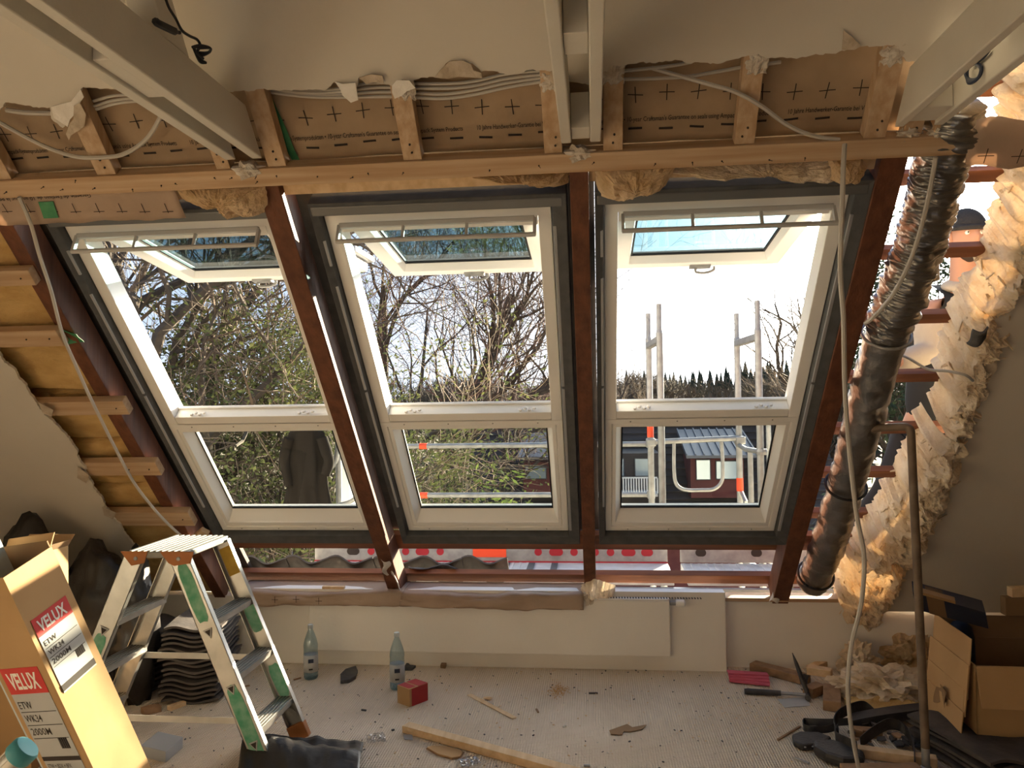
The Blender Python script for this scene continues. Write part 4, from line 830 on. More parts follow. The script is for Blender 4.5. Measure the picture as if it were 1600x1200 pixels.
for xc, wd_ in ((xtL + .005, .10), (xtR - .01, .13)):
    q = MB().prism([V((xc - wd_ / 2 - .01, yN - .006, PZ + .03)), V((xc + wd_ / 2 + .015, yN - .006, PZ + .03)), V((xc + wd_ / 2, yN - .006, PZ - .02)), V((xc - .01, yN - .006, PZ - .032)), V((xc - wd_ / 2 + .03, yN - .006, PZ - .02))], V((0, .006, 0))).build('end_cap', 'orange_cap', t, bevel=.002)
    MB().lathe([(.009, 0), (.009, .004), (.004, .006)], (xc + .012, yN - .0062, PZ + .0), 12, (0, -1, 0)).build('rivet', 'steel', q)
def on_rail(k, u, v, off=.0012):                                    # u along the rail from the top (m), v across
    _, p, d, a = rails[k]; s = -1 if k[0] == 'N' else -1
    y = p.y - off if k[0] == 'N' else p.y - .0035 - off
    q = p + d * u + a * v; return V((q.x, y, q.z))
def paint(k, u0, u1, v0, v1, m, seed):
    r = random.Random(seed); pts = []
    for i in range(26):
        g = 2 * pi * i / 26; c = abs(cos(g)) ** .5 * (1 if cos(g) > 0 else -1); s_ = abs(sin(g)) ** .5 * (1 if sin(g) > 0 else -1)
        pts.append(on_rail(k, (u0 + u1) / 2 + (u1 - u0) / 2 * c * r.uniform(.93, 1.03), (v0 + v1) / 2 + (v1 - v0) / 2 * s_ * r.uniform(.9, 1.0)))
    MB().prism(pts, V((0, -.0005, 0))).build('paint_patch', m, rails[k][0])
paint('NR', .02, .30, -.03, .03, 'green_paint', 1); paint('NR', .58, .98, -.032, .032, 'green_paint', 2); paint('NL', .36, .56, -.03, .03, 'green_paint', 3)
paint('FR', .31, .47, -.03, .03, 'green_paint', 4); paint('FR', .63, .80, -.03, .03, 'green_paint', 5)
MB().hexa([on_rail('FR', u, v, o_) for o_ in (.001, .0016) for u, v in ((.03, -.03), (.03, .03), (.17, .03), (.17, -.03))]).build('sticker', 'sticker_y', rails['FR'][0])
for k, u in (('NR', .345), ('NR', .605), ('NR', .86), ('NL', .345)):
    tri = [on_rail(k, u + .026, 0, .001), on_rail(k, u - .018, .022, .001), on_rail(k, u - .018, -.022, .001)]
    rim = MB().prism(tri, V((0, -.004, 0))).build('step_socket', 'steel', rails[k][0], bevel=.003)
    c = sum(tri, V()) / 3; MB().prism([c + (p - c) * .62 + V((0, -.0042, 0)) for p in tri], V((0, -.0006, 0))).build('socket_hole', 'ink', rails[k][0])
for z in (.37, .22):
    xa_ = xtL + (xbL - xtL) * (1 - z / PZ); xb_ = xtR + (xbR - xtR) * (1 - z / PZ)
    if z > .3: MB().box(xa_ - .02, xb_ + .02, yF + .004, yF + .008, z - .014, z + .014).build('spreader_strap', 'alu', t)
    else: MB().box(xa_ - .02, xb_ + .02, yN + .032, yN + .036, z - .014, z + .014).build('spreader_strap', 'alu', t)
x = xbR - (xbR - xtR) * .1; MB().bar((x - .06, yF - .03, .165), (x + .015, yF - .02, .115), .02, .004, (0, 1, 0)).build('step_brace', 'alu', t)
# ---------------------------------------------------- tall roof window carton leaning at the left
A0 = gy(5, 903, 2.0); va = V((.202, .294, -.934)).normalized(); vw = V((.143, .936, .325)); vw = (vw - va * vw.dot(va)).normalized(); vn = vw.cross(va).normalized()
if vn.x < 0: vn = -vn
BW, BD = .171, .19; BL = (A0.z + 0) / -va.z + .0
low = min((A0 + vw * i + vn * -j + va * BL).z for i in (0, BW) for j in (0, BD)); BL += low / -va.z * -1 if low < 0 else 0
while min((A0 + vw * i - vn * j + va * BL).z for i in (0, BW) for j in (0, BD)) < .002: BL -= .005
t = thing('window_carton', 'tall cardboard carton with red labels leaning at the left, sunlit narrow side', 'carton', A0 + va * BL)
def bl(u, v, w_): return A0 + va * u + vw * v - vn * w_             # along, across the lit side, away from it
def slab(mb, u0, u1, v0, v1, w0, w1): return mb.obox(bl(u0, v0, w0), va * (u1 - u0), vw * (v1 - v0), -vn * (w1 - w0))
m = MB(); slab(m, 0, BL, 0, BW, 0, .004); m.build('lit_side', 'card', t)
m = MB(); slab(m, .0, BL, 0, .004, .004, BD); m.build('front_side', 'card', t)
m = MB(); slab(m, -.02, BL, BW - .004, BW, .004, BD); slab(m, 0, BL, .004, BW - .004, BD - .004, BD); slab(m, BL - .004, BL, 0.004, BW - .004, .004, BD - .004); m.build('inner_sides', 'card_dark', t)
m = MB().obox(bl(0, BW - .001, .004), -vn * (BD - .01), va * -.03 + vw * .03, vw * .004); m.build('open_flap', 'card', t)
def label(u0, u1, p0, p1, face, tx):
    """printed label on side face: p = across position; face 'lit' or 'front'"""
    if face == 'lit': pt = lambda u, p: bl(u, p, -.0008); ax = vw; nn = vn
    else: pt = lambda u, p: bl(u, -.0008, p); ax = vn; nn = -vw
    def pl(mn_, m_, ua, ub, pa, pb, off):
        q = [pt(ua, pa), pt(ua, pb), pt(ub, pb), pt(ub, pa)]; q = [p + nn * off for p in q]; return MB().prism(q, nn * .0006).build(mn_, m_, t)
    H_ = u1 - u0; rh = H_ * .235; lo_ = p0 if face == 'lit' else p1; wid = abs(p1 - p0); s_ = 1 if face == 'lit' else -1
    pl('label_sheet', 'label', u0 + rh, u1, p0, p1, 0); pl('red_band', 'ink_red', u0, u0 + rh, p0, p1, 0)
    pl('black_bar', 'ink', u1 - H_ * .10 if face == 'lit' else u0 + H_ * .83, u1 - H_ * .02 if face == 'lit' else u0 + H_ * .87, p0, p1, .0008)
    T = lambda b, m_, u, f0, h, w_=None: text_mesh('printed_text', b, m_, pt(u, lo_ + s_ * wid * f0) + nn * .0012, ax, -va, h, w_, t, 0.)
    T('VELUX', 'ink_white', u0 + rh * .80, .10, rh * .60, wid * .78)
    y_ = u0 + rh
    for k, b in enumerate(('ETW', 'WK34', '2000M')):
        T(b, 'ink', y_ + H_ * (.135 + .125 * k), .06, H_ * .066, wid * (.34, .44, .52)[k]); pl('label_line', 'ink', y_ + H_ * (.165 + .125 * k), y_ + H_ * (.170 + .125 * k), p0 + wid * .04, p1 - wid * .04, .0008)
    for k in range(13):
        f0 = .66 + .018 * k; w_ = .006 + .006 * (k * 7 % 3) / 2
        pp = (lo_ + s_ * wid * f0, lo_ + s_ * wid * (f0 + w_)); pl('barcode_bar', 'ink', y_ + H_ * .42, y_ + H_ * .52, min(pp), max(pp), .0008)
    if face == 'front': T('ETW + BDX + BFX', 'ink', u0 + H_ * .94, .06, H_ * .04, wid * .62)
label(.15, .392, .017, .146, 'lit', 0)
label(.285, .66, .028, .172, 'front', 0)
tag(MB().obox(bl(-.13, .03, .12), va * .8, vw * .10, -vn * .03).build('foam_board', 'foam', bevel=.004), 'pale foam panel sticking out of the open end of the tall carton', 'panel')
q = bl(.3, -.05, .205); tag(MB().obox(q + V((0, .10, 0)), va * ((q.z - .01) / -va.z), vw * .12, -vn * .04).build('foam_board', 'foam', bevel=.004), 'pale foam panel behind the lower left edge of the tall carton', 'panel')
# aluminium telescopic rail with turquoise end
c = gy(44, 1166, 1.72); e = V((c.x - .78, c.y - .26, .03)); dd = (c - e).normalized()
t = thing('telescopic_ladder', 'ribbed aluminium tube with a turquoise end cap in the lower left corner', 'ladder', e)
MB().tube([e, c - dd * .02], .026, 20).build('tube', 'alu', t, smooth='auto')
m = MB()
for k in range(10):
    g = 2 * pi * k / 10; u_ = dd.orthogonal().normalized(); w_ = dd.cross(u_); o = (u_ * cos(g) + w_ * sin(g)) * .0265; m.bar(e + o, c - dd * .02 + o, .004, .003, o)
m.build('ribs', 'alu', t)['kind'] = 'stuff'
MB().tube([c - dd * .035, c - dd * .03, c - dd * .006, c, c + dd * .002], [.030, .033, .033, .029, .020], 20).build('end_cap', 'turquoise', t, smooth='auto')
# metal profile on the floor
q = gz(259, 1192, .001); tag(MB().obox(q, gz(286, 1168, .001) - q, V((-.15, .05, 0)), V((0, 0, .05))).build('metal_profile', 'collar_light', bevel=.003), 'bent grey sheet metal profile on the floor between carton and step ladder', 'sheet metal')
# offcuts behind the ladder
for i, (x0, y0, x1, y1, w_, h_, l) in enumerate(((222, 1112, 250, 1105, .06, .03, 'brown wood block on the floor left of the ladder rail, nearer one'), (264, 1107, 288, 1098, .035, .022, 'pale small wood block seen under the ladder'), (285, 1075, 305, 1064, .07, .03, 'orange-brown wood offcut behind the ladder'))):
    tag(MB().bar(gz(x0, y0, h_ / 2 + .001), gz(x1, y1, h_ / 2 + .001), w_, h_).build('wood_block', 'pine_y' if i == 1 else 'oldwood', bevel=.002), l, 'wood block', 'wood blocks under the ladder')
# stacked tiles behind the ladder
ORD = 'first second third fourth fifth sixth seventh eighth ninth tenth eleventh twelfth thirteenth fourteenth fifteenth'.split()
def tile_stack(cx, cy, n, rz, label, grp, w=.30, l=.40, h=.016, step=.027):
    first = None
    for i in range(n):
        if first is None:
            first = thing('stacked_tile', label.replace('dark wavy roof tile in', 'bottom dark wavy roof tile of'), 'roof tile', (cx, cy, .002), grp); m = MB(); wave_tile(m, w, l, h, V((cx, cy - l / 2, .003))); m.build('tile_body', 'tile', first, smooth='auto'); first.rotation_euler = (0, 0, rz)
        else: dup(first, (cx + rnd.uniform(-.012, .012), cy + rnd.uniform(-.015, .015), .002 + step * i), rz + rnd.uniform(-.06, .06), label.replace('dark wavy roof tile in', ('top dark wavy roof tile of' if i == n - 1 else ORD[i] + ' dark wavy roof tile from the bottom of')))
tile_stack(-2.18, 4.17, 15, .15, 'dark wavy roof tile in the stack behind the step ladder', 'tiles stacked behind the step ladder')
tile_stack(-2.56, 4.30, 12, -.1, 'dark wavy roof tile in the stack beside the black sacks', 'tiles stacked beside the black sacks')
p = gz(1535, 1215, 0); tile_stack(p.x + .06, p.y + .12, 5, .3, 'dark wavy roof tile in the low stack under the open carton', 'tiles stacked under the open carton', .34, .5)
# black sacks at the left wall
for px, py, Y, rx, ry, rz_, sd_, l in ((150, 890, 3.95, .20, .18, .30, 3, 'black plastic sack bulging behind the tall carton'), (40, 862, 3.9, .22, .18, .32, 8, 'black plastic sack by the left slope behind the carton flap'), (208, 905, 3.98, .12, .13, .24, 5, 'smaller black sack right of the others at the left slope')):
    p = gy(px, py, Y); hz = (p.z + .12) / 2
    tag(MB().lump((p.x, Y, hz), (rx, ry, hz), sd_, .2, 3, 4).build('rubble_sack', 'sack', smooth=True), l, 'sack', 'black sacks at the left')
t = thing('open_carton', 'brown open carton standing behind the tall carton by the black sacks', 'carton', gy(60, 850, 3.3)); p = gy(62, 852, 3.3)
m = MB(); bxy = (p.x - .20, p.x + .03, 3.2, 3.45); hz = p.z - .03
m.box(bxy[0], bxy[1], bxy[2], bxy[2] + .004, .002, hz); m.box(bxy[0], bxy[1], bxy[3] - .004, bxy[3], .002, hz); m.box(bxy[0], bxy[0] + .004, bxy[2] + .004, bxy[3] - .004, .002, hz); m.box(bxy[1] - .004, bxy[1], bxy[2] + .004, bxy[3] - .004, .002, hz); m.build('carton_body', 'card', t)
MB().obox((bxy[0], bxy[3] - .004, hz), V((bxy[1] - bxy[0], 0, 0)), V((0, .05, .045)), V((0, .004, 0))).build('flap', 'card', t); MB().obox((bxy[1] - .004, bxy[2], hz), V((0, .25, 0)), V((.02, 0, .03)), V((.004, 0, 0))).build('flap', 'card_dark', t)

# ---------------------------------------------------- right-hand corner
# open carton with folded-out sides
K0, K1 = gz(1528, 1196, 0.0), gz(1467, 1135, 0.0)                  # near and far foot of its left side
K0.z = K1.z = .19; K0 = gz(1528, 1196, .0) ; K1 = gz(1467, 1132, .0)
kz = .175 * 0 + .002; ky = (K1 - K0); kx = V((ky.y, -ky.x, 0)).normalized() * .55; hz = .42
t = thing('large_carton', 'large open brown carton with side flaps folded out at the right edge', 'carton', K0 + kx * .5 + ky * .5)
o = K0 + V((0, 0, kz)); th = .006
def wall_(o, a, b, n, nm_='carton_side', m_='card'): return MB().obox(o, a, b, n.normalized() * th).build(nm_, m_, t)
up_ = V((0, 0, hz))
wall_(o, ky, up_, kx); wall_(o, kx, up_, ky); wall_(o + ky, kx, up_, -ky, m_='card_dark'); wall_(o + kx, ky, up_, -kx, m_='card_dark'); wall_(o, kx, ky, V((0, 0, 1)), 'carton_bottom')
# flaps: far one standing, near one hanging, left ones folded down in layers
wall_(o + ky + up_, kx, V((0, 0, .10)) - kx.normalized() * 0 + ky.normalized() * .01, ky, 'flap', 'card_dark')
wall_(o + up_, kx, V((0, 0, -.16)) - ky.normalized() * .05, -ky, 'flap')
nl = -kx.normalized()
for k, (y0, y1, z1, z0, off) in enumerate(((.02, .98, hz + .11, hz - .15, .006), (.0, 1.02, hz + .0, hz - .22, .022), (.04, .98, hz - .11, .06, .036), (.0, .94, hz - .20, .02, .050))):
    MB().obox(o + ky * y0 + V((0, 0, z1)) + nl * off, ky * (y1 - y0), V((0, 0, z0 - z1)) + nl * (.022), nl * .005).build('flap', 'card', t, bevel=.0015)
c = o + ky * .35 + V((0, 0, hz - .17)) + nl * .062
MB().grid(lambda u, v: c + ky * (.30 * u) + V((0, 0, -.07 * v + .02 * sin(5 * u))) + nl * (.012 * sin(6 * u + 2 * v)), 10, 3, nl * .0015).build('parcel_tape', 'card_dark', t)
# slim black and brown carton on top, leaning to the pole
p0, p1 = gy(1426, 926, 3.66), gy(1540, 957, 3.80); ax = (p1 - p0).normalized(); e2 = V((.05, .14, .02)); e3 = V((.012, 0, -.075))
t = thing('slim_carton', 'slim black and brown carton lying askew on the large carton behind the pole', 'carton', (p0 + p1) / 2)
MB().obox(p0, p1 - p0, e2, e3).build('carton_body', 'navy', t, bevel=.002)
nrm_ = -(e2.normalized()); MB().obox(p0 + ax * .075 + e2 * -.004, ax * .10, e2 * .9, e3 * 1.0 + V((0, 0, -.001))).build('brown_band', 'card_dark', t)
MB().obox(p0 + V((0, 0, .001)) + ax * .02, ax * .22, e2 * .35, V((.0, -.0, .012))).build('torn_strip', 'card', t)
p = gy(1482, 990, 3.95); tag(MB().lathe([(.055, .002), (.065, .02), (.068, .25), (.066, p.z - .02), (.055, p.z + .03), (.03, p.z + .055), (0, p.z + .06)], (p.x + .06, 3.98, 0), 20).build('water_canister', 'navy', smooth='auto'), 'dark blue rounded canister half hidden behind the large carton', 'canister')
p = gy(1594, 930, 3.9); tag(MB().obox((p.x - .02, 3.93, p.z - .02), V((.16, .02, 0)), V((0, .05, 0)), V((0, 0, .045))).build('wood_offcut', 'pine_y', bevel=.002), 'pale timber end lying on the large carton at the right frame edge', 'offcut')
tag(MB().box(p.x - .05, p.x + .2, 3.93, 3.98, hz + .112, p.z - .021).build('box_lid', 'card_dark'), 'brown box lid under the pale timber end on the carton', 'lid')
# pink foam profiles, hammer, pick, offcuts
for k in range(4):
    a, b = gz(1137 + 1 * k, 1050 + 4 * k, .012 + .010 * (3 - k)), gz(1200 + 1 * k, 1054 + 5 * k, .012 + .006 * (3 - k))
    tag(MB().bar(a, b, .05, .009).build('pink_strip', 'pink', bevel=.002), ['topmost', 'second', 'third', 'lowest'][k] + ' pink foam strip of the little pile at the casing corner', 'foam strip', 'pink foam strips')
t = thing('hammer', 'hammer with a black rubber grip lying on the carpet', 'hammer', gz(1165, 1082, 0))
a, b, c = gz(1163, 1080, .016), gz(1220, 1083, .018), gz(1262, 1086, .022)
MB().tube([a, a.lerp(b, .1), a.lerp(b, .5), b], [.013, .016, .015, .013], 12).build('grip', 'rubber', t, smooth='auto')
MB().tube([b, c], .009, 10).build('shaft', 'steel', t, smooth='auto')
d_ = V((.0, .0, 1)); hd = (c - b).normalized(); sd_ = hd.cross(V((0, 0, 1)))
MB().tube([c + sd_ * .045, c + sd_ * .03, c + sd_ * .028, c - sd_ * .01, c - sd_ * .03, c - sd_ * .05 - hd * .01, c - sd_ * .085 - hd * .03], [.015, .015, .011, .013, .011, .008, .002], 10).build('head', 'slate', t, smooth='auto')
q = [gz(x, y, .002) for x, y in ((1215, 1093), (1226, 1106), (1266, 1103), (1262, 1090), (1240, 1091))]
tag(MB().prism(q, V((0, 0, .002))).build('paper_scrap', 'label'), 'grey paper scrap under the hammer', 'paper scrap')
t = thing('roofing_pick', 'upright pointed steel bar standing tilted among the wood offcuts', 'bar', gz(1262, 1088, 0))
a, b = gz(1264, 1090, .01), gy(1238, 1020, gz(1264, 1090, 0).y + .02)
MB().tube([a, a.lerp(b, .35), a.lerp(b, .75), b], [.010, .014, .010, .002], 8).build('blade', 'slate', t, smooth='auto')
MB().bar(a.lerp(b, .30), a.lerp(b, .52) + V((.03, 0, .0)), .03, .008, (0, 1, 0)).build('notch', 'slate', t, bevel=.002)
tim = [((1176, 1040), (1262, 1062), .075, .045, 'oldwood', 'long dark brown timber offcut lying behind the hammer', .0), ((1262, 1060), (1300, 1066), .06, .04, 'pine_y', 'pale timber offcut behind the pointed bar', .05), ((1266, 1046), (1304, 1030), .05, .04, 'pine_y', 'pale timber offcut at the foot of the wall, end towards the pole', .0),
       ((1262, 1082), (1282, 1074), .06, .05, 'oldwood', 'short dark timber block beside the hammer head', .0), ((1300, 1104), (1300, 1076), .085, .05, 'oldwood', 'dark timber block pointing at the camera before the wool heap', .0),
       ((1330, 1172), (1464, 1190), .05, .04, 'pine_y', 'pale timber lying behind the tool belt', .0), ((1330, 1142), (1378, 1146), .05, .035, 'oldwood', 'brown timber piece under the black board', .0)]
for p0, p1, w_, h_, m_, l, z in tim:
    tag(MB().bar(gz(*p0, h_ / 2 + .002) + V((0, 0, z)), gz(*p1, h_ / 2 + .002) + V((0, 0, z)), w_, h_).build('timber_offcut', m_, bevel=.003), l, 'offcut', 'timber offcuts at the right')
# wool heap on the floor
for px, py, r, sdd, m_, l in ((1385, 1090, (.22, .15, .085), 2, 'wool_light', 'large heap of dirty pale insulation on the floor at the right'), (1425, 1050, (.14, .08, .11), 7, 'wool', 'orange insulation tuft at the wall behind the heap'), (1340, 1056, (.09, .07, .10), 12, 'wool_light', 'pale insulation tuft left of the heap at the wall'), (1168, 1032, (.09, .05, .035), 15, 'wool', 'brown insulation scrap beside the casing corner'), (1232, 1034, (.07, .04, .05), 18, 'wool', 'small brown insulation scrap behind the timber offcuts')):
    p = gz(px, py, 0); tag(MB().lump(p + V((0, 0, r[2] * .72)), r, sdd, .55, 6, 4).build('wool_heap', m_), l, 'insulation', 'insulation heaps on the floor')
p = gz(1385, 1110, .03); t = thing('insulation_slab', 'flat ochre insulation slab at the front of the wool heap', 'insulation', p)
MB().grid(lambda u, v: p + V((-.17 + .40 * u, -.06 + .16 * v + .02 * mn.noise(V((u * 5, v, 0))), .02 + .02 * mn.noise(V((u * 6, v * 6, 2))))), 24, 10, (0, 0, -.045)).build('slab', 'wool_batt', t)
# black curved board and slate rubble
a, b = gz(1328, 1128, .03), gz(1466, 1108, .03)
tag(MB().ribbon(spline([a, a.lerp(b, .3) + V((0, -.03, .02)), a.lerp(b, .65) + V((0, -.03, .02)), b], 6), V((.02, .09, .0)), .045).build('bent_board', 'rubber', bevel=.002), 'black bent board lying before the wool heap', 'board')
rb = [MB(), MB()]; r = random.Random(21)
for i in range(60):
    px = r.uniform(1330, 1478); py = r.uniform(1138, 1182); p = gz(px, py, .0) + V((0, 0, r.uniform(.008, .035))); e1 = V((r.uniform(-1, 1), r.uniform(-1, 1), r.uniform(-.3, .3))).normalized() * r.uniform(.02, .05); e2 = e1.cross(V((0, 0, 1))).normalized() * r.uniform(.012, .03)
    m = MB().prism([p - e1 * .6, p - e2, p + e1 * .5 - e2 * .6, p + e1 * .7 + e2 * .4, p + e2], V((0, 0, r.uniform(.005, .012))))
    o_ = m.build('slate_chip', 'slate' if i % 4 else 'oldwood'); tag(o_, 'broken dark slate chip in the rubble behind the tool belt', 'chip', 'slate rubble behind the tool belt')
# tool belt
t = thing('tool_belt', 'black leather tool belt with pouches and looped straps on the carpet', 'tool belt', gz(1310, 1180, 0))
q = [gz(x, y, .003) for x, y in ((1270, 1172), (1272, 1182), (1290, 1194), (1318, 1203), (1350, 1204), (1352, 1190), (1330, 1180), (1300, 1170))]
MB().prism(q, V((0, 0, .05))).build('pouch', 'leather', t, bevel=.018)
q = [gz(x, y, .004) for x, y in ((1237, 1156), (1240, 1168), (1255, 1174), (1285, 1171), (1300, 1160), (1280, 1152), (1250, 1151))]
MB().prism(q, V((0, 0, .028))).build('pouch', 'leather', t, bevel=.010)
m = MB()
for x, y in ((1258, 1168), (1270, 1167), (1282, 1165)): m.lathe([(.005, 0), (.005, .003), (0, .004)], gz(x, y, .032), 8)
m.build('rivets', 'steel', t)['kind'] = 'stuff'
def strap(pts, w_, nm_='strap'):
    MB().ribbon(spline([gz(x, y, 0) + V((0, 0, z)) for x, y, z in pts], 7), V((0, .012, w_)), .004).build(nm_, 'leather', t)
strap([(1330, 1144, .05), (1300, 1142, .04), (1268, 1138, .03), (1257, 1136, .025), (1256, 1143, .022), (1266, 1147, .022), (1290, 1147, .022), (1305, 1146, .03)], .03)
strap([(1308, 1160, .04), (1304, 1148, .05), (1312, 1140, .07), (1330, 1132, .075), (1352, 1126, .07), (1372, 1130, .03)], .045)
strap([(1345, 1178, .05), (1368, 1172, .085), (1392, 1166, .10), (1414, 1168, .08), (1428, 1184, .05), (1430, 1204, .02)], .045)
strap([(1310, 1150, .03), (1306, 1165, .04), (1318, 1180, .06), (1340, 1190, .06)], .05)
a = gz(1400, 1212, .02); tag(MB().bar(a + V((-.2, 0, .0)), a + V((.12, .03, 0)), .12, .036).build('wide_board', 'oldwood', bevel=.003), 'wide brown board at the frame edge below the tool belt', 'board')

# ================================================================== outside: scaffold
GZ = -6.0
M['bark'] = mat('tree_bark', (.050, .040, .031), .9, col2=(.085, .066, .048), scale=6, bump=.3)
M['twig'] = mat('bare_twigs', (.10, .072, .05), .9)
M['twig_red'] = mat('reddish_twigs', (.16, .088, .066), .9)
M['twig_pale'] = mat('pale_twigs', (.30, .24, .16), .9)
M['leaf'] = mat('green_foliage', (.065, .085, .028), .7, col2=(.12, .13, .045), scale=3, trans=.35)
M['leaf_dark'] = mat('dark_foliage', (.030, .048, .022), .8, col2=(.05, .07, .03), scale=3, trans=.15)
M['leaf_light'] = mat('light_green_foliage', (.16, .24, .05), .7, col2=(.24, .30, .08), scale=3, trans=.4)
M['ground'] = mat('winter_ground', (.12, .11, .06), 1., col2=(.16, .12, .08), scale=.4)
M['conifer'] = mat('conifer_needles', (.03, .042, .026), .9, col2=(.055, .062, .035), scale=.6)
M['brown_wood'] = mat('far_bare_trees', (.15, .115, .085), .95, col2=(.11, .10, .065), scale=.7)
def g_(u, v):
    x, y = -120 + 300 * u, 8 + 220 * v; return V((x, y, GZ + max(0, y - 40) * .012 + .5 * mn.noise(V((x * .05, y * .05, 0)))))
struct(MB().grid(g_, 40, 40), 'ground', 'ground')
struct(MB().box(-16, 16, 5.0, 8.2, GZ - .2, GZ - .02), 'ground_terrace', 'ground')
struct(MB().box(-8, 8, 4.86, 5.0, GZ, -.12), 'wall_outside', 'wall')
def tube_part(pts, r, nm_, par, m='steel', seg=10): return MB().tube(pts, r, seg).build(nm_, m, par, smooth='auto')
YN, YF = 5.46, 6.14
def frame(px_n, px_f, zt_n, zt_f, label, marker=None, top=True):
    xn = gy(px_n, 560, YN).x; xf = gy(px_f, 560, YF).x
    t = thing('scaffold_stand', label, 'scaffold frame', (xn, (YN + YF) / 2, GZ), 'scaffold frames outside the windows')
    for x, y, zt in ((xn, YN, zt_n), (xf, YF, zt_f)):
        tube_part([(x, y, GZ), (x, y, zt - .20)], .0242, 'post', t); tube_part([(x, y, zt - .20), (x, y, zt - .18), (x, y, zt)], [.0242, .019, .019], 'spigot', t)
    if top:
        for dz, w in ((-.245, .03),): MB().bar((xn, YN, zt_n + dz), (xf, YF, zt_n + dz), .05, .05).build('cross_tube', 'steel', t, bevel=.008)
    MB().bar((xn, YN, .36), (xf, YF, .36), .05, .05).build('cross_tube', 'steel', t, bevel=.008)
    return t, xn, xf
tA, xA, xAf = frame(1031, 1014, gy(1031, 475, YN).z, gy(1013, 490, YF).z, 'scaffold frame outside the right window, left one of the two')
tB, xB, xBf = frame(1185, 1152, gy(1185, 470, YN).z, gy(1152, 490, YF).z, 'scaffold frame outside the right window, right one of the two')
xC = gy(527, 740, YF).x; zC = gy(527, 690, YF).z
tC, _, _ = frame(468, 527, .30, zC + .2, 'lower scaffold frame outside the left window beside the dark jacket', top=False)
for t, x, y, zz in ((tA, xAf, YF, gy(1018, 673, YF).z), (tB, xBf, YF, gy(1155, 757, YF).z)):
    MB().tube([(x, y, zz - .05), (x, y, zz + .05)], .0255, 12).build('red_tape', 'orange_red', t, smooth='auto')
for k, (zz, l) in enumerate(((gy(750, 697, YF).z, 'upper'), (gy(750, 775, YF).z, 'lower'))):
    t = thing('guard_rail', l + ' horizontal guard rail seen through the lower panes', 'rail', (xC, YF + .05, zz), 'scaffold guard rails')
    tube_part([(gy(600, 700, YF).x, YF + .055, zz), (xAf, YF + .055, zz)], .021, 'rail_tube', t)
    xm = gy(659, 697, YF).x; tube_part([(xm - .03, YF + .055, zz), (xm + .03, YF + .055, zz)], .0235, 'red_tape', t, 'orange_red')
    MB().box(xAf - .03, xAf + .03, YF + .02, YF + .085, zz - .03, zz + .03).build('coupler', 'steel', t, bevel=.008)
t = thing('guard_rail', 'bent side guard rail beside the jacket outside the left window', 'rail', (xC, YF, .6), 'scaffold guard rails')
tube_part(spline([gy(*q, YF - .05) for q in ((528, 668), (528, 690), (526, 712), (520, 728), (508, 733))], 6), .02, 'rail_tube', t)
tube_part(spline([gy(*q, YF - .05) for q in ((556, 778), (545, 785), (534, 788), (528, 790))], 6), .018, 'rail_tube', t)
# end gate: rail with hanging loop
t = thing('end_rail', 'scaffold end rail with a hanging rounded loop outside the right window', 'rail', gy(1100, 690, YF - .05))
zt_ = gy(1090, 690, YF).z; tube_part([(xAf, YF - .06, gy(1018, 690, YF).z), (xBf - .01, YF - .06, gy(1150, 684, YF).z)], .021, 'rail_tube', t)
tube_part(spline([gy(*q, YF - .06) for q in ((1053, 692), (1053, 730), (1055, 752), (1062, 762), (1075, 766), (1095, 766), (1113, 765), (1124, 758), (1129, 746), (1129, 720), (1127, 690))], 5), .014, 'loop', t)
MB().box(xAf - .035, xAf + .035, YF - .09, YF + .03, zt_ - .03, zt_ + .03).build('coupler', 'steel', t, bevel=.01); MB().box(xBf - .035, xBf + .035, YF - .09, YF + .03, zt_ - .02, zt_ + .04).build('coupler', 'steel', t, bevel=.01)
t = thing('brace_tube', 'short slanting scaffold tubes with a clamp at the right frame', 'tube', gy(1170, 720, YF - .3))
tube_part([gy(1152, 694, YF), gy(1165, 702, 5.85), gy(1190, 706, YN + .02)], .018, 'clamp_tube', t); tube_part([gy(1172, 706, 5.8), gy(1174, 785, 5.8)], .02, 'drop_tube', t); tube_part([gy(1158, 768, YF), gy(1166, 785, 5.95)], .014, 'strut', t)
MB().lathe([(.035, -.02), (.04, 0), (.035, .02)], gy(1190, 706, YN), 12).build('clamp', 'steel', t)
for k, (px, y0, y1) in enumerate(((1200, 640, 790),)):
    t = tag(MB().tube([gy(px, y0, 6.9), V((gy(px, y0, 6.9).x, 6.9, GZ))], .022, 10).build('scaffold_tube', 'steel', smooth='auto'), 'third thin scaffold tube behind the right frame', 'tube')
# decks
def deck(x0, x1, zs, label, holes, red=True):
    t = thing('scaffold_deck', label, 'deck', ((x0 + x1) / 2, 5.3, zs), 'scaffold decks below the windows')
    MB().box(x0, x1, 4.99, 5.415, zs - .05, zs).build('deck_board', 'deck', t, bevel=.003)
    for k in range(int((x1 - x0) / .05)):
        MB().box(x0 + .012 + .05 * k, x0 + .03 + .05 * k, 5.0, 5.40, zs, zs + .004).build('tread_rib', 'deck', t) if (x0 + .05 * k < -.45 or not red) else None
    bm_ = MB().box(x0, x1, 5.42, 5.445, zs + .004, zs + .135).build('side_beam', 'steel', t, bevel=.003)
    for px, w in holes:
        c = gy(px, 867, 5.42); m = MB(); n = 18; zc_ = zs + .072
        m.prism([V((c.x + max(0, w - .026) * (1 if cos(g) > 0 else -1) + .026 * cos(g), 5.4185, zc_ + .026 * sin(g))) for g in [2 * pi * i / n for i in range(n)]], V((0, -.002, 0)))
        m.build('beam_hole', 'red' if red and px != 552 else 'ink', bm_)
    if red: MB().box(x0, x1, 5.412, 5.419, zs + .0, zs + .009).build('red_edge', 'red', t)
    return t, bm_
